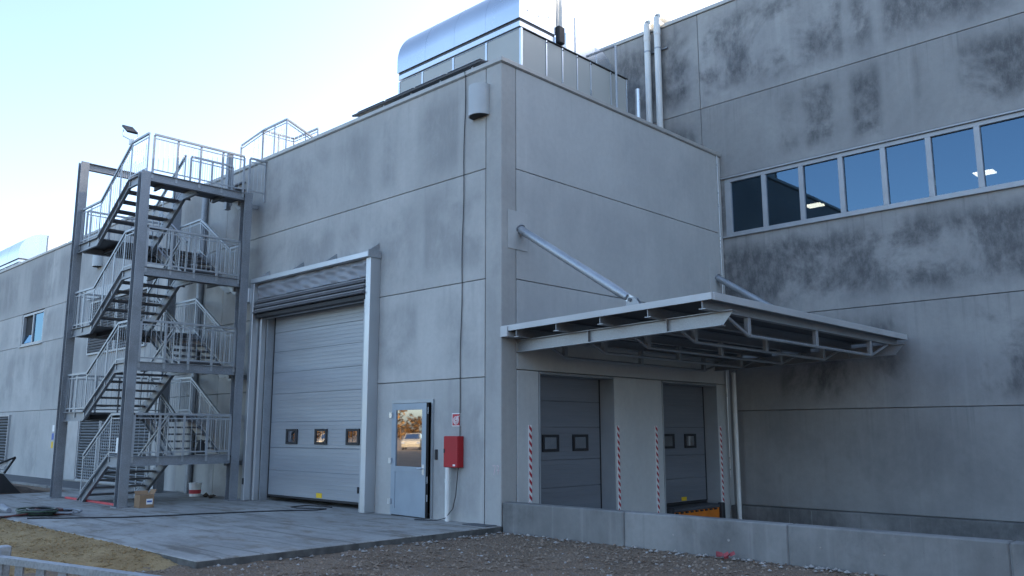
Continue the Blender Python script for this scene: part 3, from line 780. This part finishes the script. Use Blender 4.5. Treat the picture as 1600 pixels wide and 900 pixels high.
def railing(pts, posts=True, end=(True, True), H=.90, name='railing', bars=True):
    """pts: foot points of the rail line; posts at each vertex and in between; handrail, lower rail, thin bars"""
    hr = MB()
    for a, b in zip(pts[:-1], pts[1:]):
        hr.bar(Vector(a)+Vector((0, 0, H)), Vector(b)+Vector((0, 0, H)), .045, .045)
    h = hr.build(name, 'galv', stair)
    for nm, zz, th_ in (('lower_rail', .09, .03), ('upper_rail', H-.09, .025)):
        lr = MB()
        for a, b in zip(pts[:-1], pts[1:]): lr.bar(Vector(a)+Vector((0, 0, zz)), Vector(b)+Vector((0, 0, zz)), .012, th_)
        lr.build(nm, 'galv', h)
    bm_ = MB()
    for si, (a, b) in enumerate(zip(pts[:-1], pts[1:])):
        a, b = Vector(a), Vector(b); d = b-a; L = math.hypot(d.x, d.y); n = max(1, round(L/.62)); dn = d.normalized()
        for i in range(n+1):
            if i == 0 and si > 0: continue
            p = a+d*(i/n)
            hx_, hy_ = (.025, .008) if abs(d.x) > abs(d.y) else (.008, .025)
            MB().box((p.x-hx_, p.y-hy_, p.z-.12), (p.x+hx_, p.y+hy_, p.z+H-.023)).build('baluster_post', 'galv', h)
        k = max(2, round(L/.115))
        for i in range(1, k):
            p = a+d*(i/k); bm_.tube([(p.x, p.y, p.z+.08), (p.x, p.y, p.z+H-.08)], .0055, 4, False)
    if bars: tag(bm_.build('thin_bars', 'galv', h), kind='stuff')
    return h
for k, z in enumerate(RZ):
    deck(XR0, XR1-.06, YF, YB, z)
    MB().ibeam((XR1-.03, -2.815, z+.005), (XR1-.03, -.565, z+.005), .10, .19).build('edge_beam', 'post', stair)
    MB().ibeam((XR0+.03, YI+.02, z-.054), (XR0+.03, YK-.02, z-.054), .08, .14).build('edge_beam', 'deck', stair)
    # brackets to the wall
    MB().bar((-8.45, -.56, z-.2), (-8.45, -.01, z-.2), .06, .10).build('wall_bracket', 'galv', stair)
    MB().prism([(XR0+.1, z-.06), (XR1-.1, z-.06), (XR1-.1, z-.12), (XR0+.5, z-.30), (XR0+.4, z-.30)], 1, YB-.02, YB+.02).build('knee_plate', 'galv', stair)
    railing([(XR1-.02, -2.78, z), (XR1-.02, -.60, z)])
    zl = LZ[k-1] if k else None
    if k == 0: fr = [(-10.62, .02), (XR0, z), (XR1-.2, z)]
    else: fr = [(XL0, zl), (XL1, zl), (XR0, z), (XR1-.2, z)]
    stringer(fr, YF-.03, .20, -1); stringer(fr if k == 0 else fr[1:], YI, .20, 1)
    p = [(q[0], YF-.05, q[1]) for q in fr]
    if k == 3: p[-1] = (XR1-.03, YF-.05, z)
    if k == 0: p[0] = (-10.52, YF-.05, .12)
    railing(p)
    ip = [(q[0], YI+.02, q[1]) for q in (fr[:-1] if k == 0 else fr[1:-1])]
    railing(ip, bars=False)
    treads(fr[0][0] if k == 0 else XL1, 0 if k == 0 else zl, XR0, z, YF, YI)
    if k < 3:
        z2 = LZ[k]
        bk = [(XL0, z2), (XL1, z2), (XR0, z), (XR1-.2, z)]
        stringer(bk, YB+.02, .20, 1); stringer(bk[1:3], YK, .20, -1)
        railing([(q[0], YB+.04, q[1]) for q in bk]); railing([(q[0], YK-.02, q[1]) for q in bk[1:3]], bars=False)
        treads(XR0, z, XL1, z2, YK, YB)
for z in LZ:
    deck(XL0+.06, XL1, YF, YB, z)
    MB().ibeam((XL0+.03, -2.815, z+.005), (XL0+.03, -.565, z+.005), .10, .19).build('edge_beam', 'post', stair)
    railing([(XL0+.02, -2.78, z), (XL0+.02, -.60, z)])
# top landing: steps over the parapet
for i in range(4): B('tread', 'tread', stair, (-9.9, -.40+i*.16, 7.38+i*.2), (-9.15, -.16+i*.16, 7.42+i*.2))
railing([(XR0, -1.5, 7.20), (XR0, -.42, 7.20)]); railing([(XR1-.02, -.45, 7.20), (XR1-.02, -.02, 7.20)])
MB().box((-9.25, -.50, 7.0), (-9.13, -.38, 8.45)).build('gate_post', 'post', stair)
# paper notice on the railing
tag(MB().cbox((-8.62, -2.935, 1.10), (-8.40, -2.928, 1.42), .001).build('paper_notice', 'white'), 'white paper notice on the lowest stair railing', 'notice')
# floodlight above the handrail
fl = thing('floodlight', 'small tilted floodlight above the top stair railing', 'floodlight', (-9.15, -2.9, 8.1))
MB().cbox((-9.22, -2.93, 8.08), (-9.06, -2.87, 8.20), .01).build('bracket', 'white', fl)
MB().tube([(-9.2, -2.9, 8.2), (-9.45, -2.98, 8.34), (-9.47, -2.98, 8.5)], .014, 6).build('arm', 'trim', fl)
MB().tube([(-9.2, -2.9, 8.2), (-9.30, -2.70, 8.34), (-9.34, -2.70, 8.5)], .014, 6).build('arm', 'trim', fl)
MB().bar((-9.62, -2.84, 8.65), (-9.28, -2.84, 8.42), .24, .045, (.5, 0, .8)).build('lamp_head', 'black', fl)
MB().bar((-9.60, -2.84, 8.605), (-9.32, -2.84, 8.415), .20, .012, (.5, 0, .8)).build('lens', 'glass', fl)

# ================================================================== ROOF THINGS
stile = thing('roof_stile', 'small galvanised railed platform on the long hall roof', 'platform', (-9.7, 1.4, 8.2))
stair_keep = stair; stair = stile
B('platform_deck', 'deck', stile, (-9.83, .75, 8.60), (-8.59, 1.75, 8.66))
for x in (-9.78, -8.65):
    for y in (.8, 1.7): B('leg', 'galv', stile, (x-.03, y-.03, 8.1), (x+.03, y+.03, 8.60))
railing([(-9.80, .78, 8.66), (-8.62, .78, 8.66), (-8.62, 2.3, 8.1)]); railing([(-9.80, 1.72, 8.66), (-9.80, .78, 8.66), (-10.15, .35, 8.2)]); railing([(-9.80, 1.72, 8.66), (-8.62, 1.72, 8.66)])
for i in range(3): B('tread', 'tread', stile, (-8.59+i*.22, .85, 8.50-i*.15), (-8.34+i*.22, 1.65, 8.54-i*.15))
stair = stair_keep

def unit_at(dx, dz, label, xl=-5.45):
    u = thing('rooftop_air_unit', label, 'air unit', (-3.4+dx, 3.8, 8.1+dz), 'rooftop air handling units')
    X0, X1, Y0, Y1, Z0, Z1 = xl+dx, -1.36+dx, 1.95, 5.70, 8.10+dz, 9.98+dz
    core = MB().box((X0+.05, Y0+.05, Z0), (X1-.05, Y1-.05, Z1-.01)).build('casing_core', 'deck', u)
    fx = [X0]+[x+dx for x in (-4.57, -3.48, -2.40)]+[X1]
    for a, b in zip(fx[:-1], fx[1:]):
        B('casing_panel', 'panel', u, (a+.03, Y0, Z0), (b-.03, Y0+.045, Z1), .01)
    for x in fx: B('corner_trim', 'trim', u, (x-.028, Y0-.012, Z0), (x+.028, Y0+.04, Z1+.005), .004)
    fy = [Y0, 2.77, 3.31, 3.82, 4.31, 5.07, Y1]
    for a, b in zip(fy[:-1], fy[1:]):
        B('casing_panel', 'panel', u, (X1-.045, a+.02+(.04 if a == Y0 else 0), Z0), (X1, b-.02, Z1), .01)
    for y in fy[1:]: B('panel_trim', 'trim', u, (X1-.04, y-.018, Z0), (X1+.012, y+.018, Z1+.004), .003)
    for y in fy[:-1]: MB().tube([(X1+.013, y+.01, Z1-.05), (X1+.025, y+.01, Z1-.05)], .016, 8).build('latch', 'black', u)
    B('top_rail', 'black', u, (X1-.03, Y0, Z1+.006), (X1+.03, Y1+.03, Z1+.03), .004)
    B('back_panel', 'panel', u, (X0, Y1-.045, Z0), (X1-.05, Y1, Z1)); B('roof_panel', 'trim', u, (X0, Y0, Z1+.0055), (X1-.04, Y1, Z1+.02))
    # intake hood: quarter-round barrel, rolled front
    B('hood_base', 'trim', u, (X0, Y0-.03, Z1+.04), (X1, 3.05, Z1+.16), .004); B('hood_gasket', 'deck', u, (X0, Y0-.02, Z1+.161), (X1, 3.05, Z1+.22), .004)
    zb = Z1+.221
    prof = [(Y0-.06, zb), (Y0-.06, zb+.30)]+[(3.0-1.11*math.cos(a), zb+.30+1.02*math.sin(a)) for a in [R(q) for q in range(6, 91, 7)]]+[(3.07, zb+1.32), (3.07, zb)]
    MB().prism(prof, 0, X0-.02, X1+.02).build('intake_hood', 'alu', u, True)
    ec = MB()
    for y, z in ((2.15, .25), (2.25, .75), (2.55, 1.05), (2.85, .35), (2.85, .95), (2.5, .25)): ec.tube([(X1+.021, y, zb+z), (X1+.03, y, zb+z)], .018, 8)
    ec.build('hood_rivets', 'trim', u)
    for k in (1, 2, 3):
        x = X0+(X1-X0)*k/4
        pr = [(p[0]-.003 if i < 14 else p[0], p[1]+.003) for i, p in enumerate(prof)]
        MB().prism(pr, 0, x-.012, x+.012).build('hood_seam', 'alu', u, True)
    B('actuator', 'black', u, (X1-.02, 3.09, Z1+.05), (X1+.10, 3.30, Z1+.45), .02)
    return u
u1 = unit_at(0, 0, 'big roof air unit with rounded metal hood behind the building corner')
u2 = unit_at(-33.1, -.42, 'roof air unit with rounded metal hood at the far left', -8.5)
B('exhaust_box', 'white', u2, (-36.5, 3.10, 9.6), (-34.4, 4.0, 11.1), .03); B('exhaust_box', 'white', u2, (-36.5, 4.3, 9.4), (-34.5, 5.4, 10.75), .03); B('exhaust_base', 'panel', u2, (-36.5, 3.1, 7.7), (-34.46, 5.6, 9.56), .02)
for k, (x, y, r, zt_, lab) in enumerate(((-1.62, 3.52, .085, 12.6, 'thick white vent pole behind the roof air unit hood'), (-1.50, 3.30, .03, 11.2, 'thin pole beside the roof air unit hood'), (-1.46, 3.88, .018, 10.95, 'thin rod at the back of the roof air unit'))):
    tag(MB().tube([(x, y, 9.99), (x, y, zt_)], r, 10).build('roof_pole', 'pvc', None, True), lab, 'pole')
# second, lower duct casing behind
dp = thing('roof_duct', 'pale metal duct with rounded end behind the roof air unit', 'duct', (-3.4, 5.4, 10))
pr = [(4.45, 10.02), (4.45, 11.06), (5.72, 11.06)]+[(5.72+.60*math.sin(a), 10.46+.60*math.cos(a)) for a in [R(q) for q in (15, 35, 55, 75, 90)]]+[(6.32, 10.02)]
MB().prism(pr, 0, -4.8, -2.2).build('duct_body', 'alu', dp, True)
B('duct_seam', 'trim', dp, (-2.199, 5.60, 10.03), (-2.19, 5.64, 11.055))
B('duct_leg', 'galv', dp, (-2.5, 5.9, 8.1), (-2.42, 5.98, 10.02)); B('duct_leg', 'galv', dp, (-4.5, 5.9, 8.1), (-4.42, 5.98, 10.02))
pf_ = thing('pipe_frame', 'thin galvanised post with a side arm beside the roof air unit', 'pipe frame', (-1.22, 5.15, 8.2))
MB().tube([(-1.22, 5.10, 8.1), (-1.22, 5.10, 10.60), (-1.26, 5.10, 10.62), (-2.1, 5.10, 10.62)], .03, 8).build('post', 'galv', pf_, True)
B('foot_clamp', 'deck', pf_, (-1.27, 5.03, 8.55), (-1.17, 5.17, 8.7))
MB().tube([(-1.15, 5.86, 8.1), (-1.15, 5.86, 9.72)], .06, 10).build('post', 'trim', pf_, True)
# curved duct elbow by the corner
el = MB(); n_ = 12
pr = [(.75, 8.1)]+[(.75+.55-.55*math.cos(a), 8.42+.40*math.sin(a)) for a in [R(q) for q in range(0, 91, 10)]]+[(1.85, 8.82), (1.85, 8.1)]
tag(el.prism(pr, 0, -1.55, -1.05).build('duct_elbow', 'alu', None, True), 'rounded bright duct elbow just behind the corner coping', 'duct')
# cable tray on the parapet
tr = thing('parapet_tray', 'long dark metal tray lying on the long hall parapet', 'tray', (-2.4, .2, 8.25))
tray = MB().prism([(-.01, 8.306), (.30, 8.40), (.30, 8.415), (-.01, 8.325), (-.03, 8.345), (-.04, 8.34), (-.03, 8.306)], 0, -4.55, -.50).build('tray', 'deck', tr)
for x in (-4.4, -3.5, -2.6, -1.7, -.8): B('tray_support', 'galv', tr, (x-.02, .02, 8.236), (x+.02, .26, 8.305))
for i in range(4): B('cover_plate', 'alu', tr, (-4.5+i*.98, .06, 8.422), (-3.56+i*.98, .28, 8.43))

# ================================================================== SMALL WALL FITTINGS
def wall_lamp(x, z, lab):
    t = thing('wall_lamp', lab, 'lamp', (x, 0, z), 'half round wall lamps on the long hall')
    pr = [(x-.22, -.002)]+[(x-.22*math.cos(a), -.04-.20*math.sin(a)) for a in [R(q) for q in range(0, 181, 15)]]+[(x+.22, -.002)]
    MB().prism(pr, 2, z, z+.58).build('shade', 'lampgrey', t, True)
    pi_ = [(q[0]*.9+x*.1, q[1]*.9-.004) for q in pr]
    MB().prism(pi_, 2, z-.004, z-.001).build('light_opening', 'void', t)
wall_lamp(-.52, 7.22, 'half round grey wall lamp high by the building corner')
wall_lamp(-18.6, 6.9, 'half round wall lamp behind the stair tower')
MB_c = MB(); pts = [(-.93, .02, 8.25), (-.93, -.045, 8.22)]+[(-.93-.09*(i/20)+.012*math.sin(i*1.1), -.02, 8.1-i*.33) for i in range(21)]
pts += [(-1.0, -.016, 1.2), (-1.01, -.02, .95), (-1.02, -.05, .8), (-1.03, -.08, .45), (-1.08, -.10, .22), (-1.2, -.16, .06), (-1.35, -.22, .016), (-1.55, -.34, .014), (-1.75, -.40, .014), (-1.8, -.33, .014), (-1.6, -.28, .014)]
pts = [p for p in pts if not (p[1] == -.02 and p[2] < 1.6)]
tag(MB_c.tube(pts, .008, 6).build('hanging_cable', 'rubber', None, True), 'black cable hanging down the wall past the red hose cabinet', 'cable')
hb_ = thing('hose_cabinet', 'red fire hose cabinet on the wall by the glazed door', 'hose cabinet', (-1.1, -.12, .9))
B('cabinet', 'red', hb_, (-1.29, -.13, .92), (-.92, -.001, 1.46), .006)
B('cabinet_door', 'red', hb_, (-1.285, -.146, .925), (-.925, -.1305, 1.455), .004)
B('lock', 'black', hb_, (-1.28, -.156, 1.17), (-1.25, -.1465, 1.24), .003); B('label', 'white', hb_, (-1.04, -.149, .945), (-.98, -.1465, .975), .001)
wp = thing('standpipe', 'white pipe under the red hose cabinet', 'pipe', (-1.2, -.12, 0))
MB().tube([(-1.20, -.12, .003), (-1.20, -.12, .918)], .045, 12).build('pipe', 'pvc', wp, True)
MB().tube([(-1.20, -.12, .66), (-1.20, -.12, .72)], .050, 12).build('socket', 'pvc', wp, True)
sg = thing('hose_sign', 'red and white fire hose reel sign above the hose cabinet', 'sign', (-1.11, 0, 1.74))
B('plate', 'white', sg, (-1.225, -.010, 1.63), (-.995, -.001, 1.86), .002)
B('field', 'signred', sg, (-1.210, -.0125, 1.645), (-1.010, -.0102, 1.845), .001)
sp_ = MB(); pts = []
for i in range(90):
    a = i/90*2*math.pi*3.2; r = .012+.066*i/90; pts.append((-1.118+r*math.cos(a), -.015, 1.738+r*math.sin(a)*1.05))
pts += [(-1.04, -.015, 1.80), (-1.018, -.015, 1.825)]
sp_.tube(pts, .0062, 5).build('hose_symbol', 'white', sg)
tag(B('door_bell', 'black', None, (-1.665, -.03, 1.04), (-1.605, -.001, 1.22), .006), 'small black call button beside the glazed door', 'call button')
ck = MB()
for a, b in (((-.20, .97), (-.13, .97)), ((-.13, .97), (-.17, .82)), ((-.10, .98), (-.05, .96)), ((-.05, .96), (-.07, .83)), ((-.10, .90), (-.04, .90))): ck.bar((a[0], -.0025, a[1]), (b[0], -.0025, b[1]), .004, .012)
tag(ck.build('chalk_mark', 'chalk'), 'pale handwritten mark low on the corner column', 'mark')
tag(B('drain_cover', 'deck', None, (-.62, -.30, .001), (-.06, -.04, .012), .003), 'flat dark drain cover at the wall corner', 'drain cover')

# ================================================================== THINGS ON THE APRON
def wig(p, q, n, amp): return [tuple(Vector(p).lerp(Vector(q), i/n)+Vector((random.uniform(-amp, amp), random.uniform(-amp, amp), 0))) for i in range(n+1)]
cb = wig((-7.0, -5.0, .012), (-5.92, -3.68, .012), 6, .03)+wig((-5.92, -3.68, .012), (-5.23, -1.51, .012), 8, .03)[1:]+[(-4.9, -.9, .012), (-4.6, -.5, .012), (-4.7, -.25, .012), (-5.3, -.55, .012), (-5.6, -.5, .012), (-5.7, -.1, .012), (-5.2, .05, .012), (-4.9, .02, .012)]
tag(MB().tube(cb, .013, 6).build('floor_cable', 'rubber', None, True), 'black cable snaking over the apron to the big door', 'cable')
hp = thing('hose_heap', 'tangled heap of hoses and cables at the apron edge', 'hose heap', (-7.6, -4.7, 0))
for k in range(9):
    pts = []; cx, cy = random.uniform(-8.0, -7.4), random.uniform(-4.75, -4.2); rr = random.uniform(.25, .6)
    for i in range(26):
        a = i*.55+k; pts.append((cx+rr*1.1*math.cos(a)+random.uniform(-.03, .03), cy+rr*.6*math.sin(a), .02+.022*k*.5+.012*random.random()))
    if k % 3 == 0: pts += [(cx+.2, cy-.9, .02), (cx+.6, cy-1.3, .02)]
    MB().tube(pts, .017, 6).build('hose', ('rubber', 'hose_red', 'hose_green', 'rubber', 'grey_hose')[k % 5], hp, True)
tag(MB().tube([(-9.6, -5.1, .05), (-8.9, -4.9, .07), (-8.5, -4.9, .05)], [.07, .09, .05], 8).build('cloth_bundle', 'grey_hose', None, True), 'crumpled grey bundle beside the hose heap', 'bundle')
tag(B('red_profile', 'pinkred', None, (-11.6, -2.86, .003), (-8.40, -2.79, .045), .004), 'red plastic profile lying at the stair foot', 'profile')
cbx = thing('cardboard_box', 'open brown cardboard box beside the front stair column', 'box', (-7.85, -2.6, 0))
B('carton', 'card', cbx, (-7.96, -2.74, .003), (-7.70, -2.44, .26), .004)
MB().bar((-7.83, -2.45, .262), (-7.83, -2.40, .36), .26, .005, (0, 1, 0)).build('flap', 'card', cbx); MB().bar((-7.955, -2.59, .262), (-8.03, -2.59, .33), .28, .005, (0, 0, 1)).build('flap', 'card', cbx)
B('label', 'white', cbx, (-7.6995, -2.60, .07), (-7.697, -2.47, .18), .001); B('print', 'blue', cbx, (-7.6965, -2.585, .11), (-7.696, -2.485, .145), .0002)
bk_ = thing('paint_bucket', 'white paint bucket with red band under the stair', 'bucket', (-10.0, -.45, 0))
MB().tube([(-10.0, -.45, .003), (-10.0, -.45, .30)], [.125, .15], 16).build('pail', 'white', bk_, True); MB().tube([(-10.0, -.45, .302), (-10.0, -.45, .325)], .155, 16).build('rim', 'white', bk_, True)
MB().tube([(-10.0, -.45, .07), (-10.0, -.45, .16)], [.1345, .1425], 16).build('band', 'pinkred', bk_, True)
for k, (x, y) in enumerate(((-9.55, -.4), (-9.35, -.3), (-9.2, -.45))):
    m = MB(); stone(m, x, y, .04, .09); tag(m.build('debris', 'dirt'), ('dark lump of debris nearest the paint bucket', 'middle lump of debris right of the paint bucket', 'lump of debris farthest right of the paint bucket')[k], 'debris', 'debris beside the paint bucket')
# black bag on the stairs
bgm = MB().tube([(-9.2, -.75, 1.03), (-9.2, -.75, 1.12), (-9.2, -.76, 1.26), (-9.22, -.76, 1.36)], [.11, .13, .09, .03], 9); tag(bgm.build('tool_bag', 'black', None, True), 'small black bag on the lowest stair landing', 'bag')
# excavator bucket and dirt at far left
eb = thing('digger_bucket', 'dark digger bucket resting on dirt at the far left edge', 'digger bucket', (-14.9, -3.4, 0))
pr = [(-4.4, .50), (-4.0, .54), (-3.40, .50), (-3.15, .20), (-2.95, .0), (-3.4, -.02), (-3.9, .08), (-4.3, .28)]
MB().prism(pr, 0, -15.6, -14.5).build('shell', 'black', eb); MB().box((-15.55, -4.4, .40), (-14.55, -3.45, .60)).build('mount', 'lampgrey', eb)
MB().bar((-14.6, -3.9, .58), (-14.6, -3.12, .90), .06, .045).build('lever', 'black', eb); MB().bar((-14.6, -3.12, .90), (-14.6, -3.35, .5), .06, .045).build('lever', 'black', eb)
MB().prism([(-3.85, .62), (-3.22, .84), (-3.38, .60)], 0, -14.66, -14.63).build('guard', 'white', eb)
dm = MB(); n1, n2 = 30, 22
for j in range(n2+1):
    for i in range(n1+1):
        x = -17.5+i*3.4/n1; y = -5.2+j*3.4/n2; u, v = i/n1, j/n2
        e = max(0, min(1, 6*u*(1-u)*1.0))*max(0, min(1, 5*v*(1-v)))
        dm.v.append((x, y, -.16+e*(.20+.16*math.exp(-((x+15.3)**2+(y+3.6)**2)))+.05*e*hnoise(x*2, y*2)+random.uniform(-.02, .02)*e))
for j in range(n2):
    for i in range(n1): a = j*(n1+1)+i; dm.f.append((a, a+1, a+n1+2, a+n1+1))
tag(dm.build('terrain', 'dirt', None, True), kind='structure')
# red and white litter at the wall foot
lt = MB(); 
for k in range(7):
    p = Vector((4.25+random.uniform(-.12, .12), -.22+random.uniform(-.06, .06), -.05+random.uniform(0, .05))); a = Vector((random.uniform(-1, 1), random.uniform(-1, 1), random.uniform(-.3, .8))).normalized()*.035; b = a.orthogonal().normalized()*.03
    lt.add([p-a-b, p+a-b, p+a+b, p-a+b], [(0,1,2,3)])
tag(lt.build('litter', flat('faded_red_plastic', (.30, .05, .055), .6)), 'crumpled red plastic litter at the foot of the low wall', 'litter')

# ================================================================== PALE CAR, SEEN ONLY MIRRORED IN THE DOOR GLASS
cx_, cy_, ca_ = -57.0, -34.6, R(38)
def cw(p): return (cx_+p[0]*math.cos(ca_)-p[1]*math.sin(ca_), cy_+p[0]*math.sin(ca_)+p[1]*math.cos(ca_), p[2]-.1)
car = thing('parked_car', 'pale parked car in sunlight, mirrored in the glazed door', 'car', (cx_, cy_, -.1))
def cpart(mb, name, mat):
    mb.v = [cw(v) for v in mb.v]; return mb.build(name, mat, car)
cpart(MB().prism([(-2.1, .30), (-2.15, .75), (-1.5, .92), (1.2, .95), (2.0, .82), (2.12, .55), (2.05, .28)], 1, -.85, .85), 'body', 'carpaint')
cb_ = MB(); lo_ = [(-1.75, -.80, .92), (1.05, -.80, .94), (1.05, .80, .94), (-1.75, .80, .92)]; hi_ = [(-1.35, -.62, 1.45), (.25, -.62, 1.47), (.25, .62, 1.47), (-1.35, .62, 1.45)]
cpart(cb_.add(lo_+hi_, [(0,3,2,1),(4,5,6,7),(0,1,5,4),(1,2,6,5),(2,3,7,6),(3,0,4,7)]), 'cabin', 'carpaint')
cpart(MB().add([(1.03, -.70, .98), (1.03, .70, .98), (.33, .58, 1.42), (.33, -.58, 1.42)], [(0,1,2,3)]), 'windscreen', 'glass_d')
for sy in (-1, 1):
    cpart(MB().add([(-1.5, sy*.785, 1.0), (.75, sy*.785, 1.0), (.2, sy*.66, 1.38), (-1.25, sy*.66, 1.38)], [(0,1,2,3)]), 'side_window', 'glass_d')
    cpart(MB().box((2.05, sy*.72-.14, .58), (2.13, sy*.72+.14, .72)), 'headlight', 'trim')
    for wx in (-1.35, 1.35): cpart(MB().tube([(wx, sy*.70, .31), (wx, sy*.87, .31)], .31, 16), 'wheel', 'black')

# ================================================================== BARRIER NEAR THE CAMERA
ba = thing('steel_barrier', 'galvanised railing panel in the bottom left foreground', 'barrier', (5.0, -8.8, 0))
A0 = Vector((3.3, -9.01, .84)); A1 = Vector((6.8, -8.18, .84)); dv = (A1-A0).normalized()
MB().bar(A0, A1, .055, .035).build('top_rail', 'barrier', ba); MB().bar(A0-Vector((0, 0, .66)), A1-Vector((0, 0, .66)), .05, .03).build('bottom_rail', 'galv', ba)
nb = 18
for i in range(nb+1):
    p = A0+(A1-A0)*(i/nb)
    MB().bar((p.x, p.y, .195), (p.x, p.y, .822), .075, .010, tuple(dv.cross(Vector((0, 0, 1))))).build('flat_bar', 'post', ba)  # darker steel on the bars paints in their backlit shade
for s_ in (.365, .97):
    p = A0+(A1-A0)*s_-Vector((dv.y, -dv.x, 0))*.065
    MB().cbox((p.x-.04, p.y-.03, -.1), (p.x+.04, p.y+.03, .90), .006).build('post', 'barrier', ba)
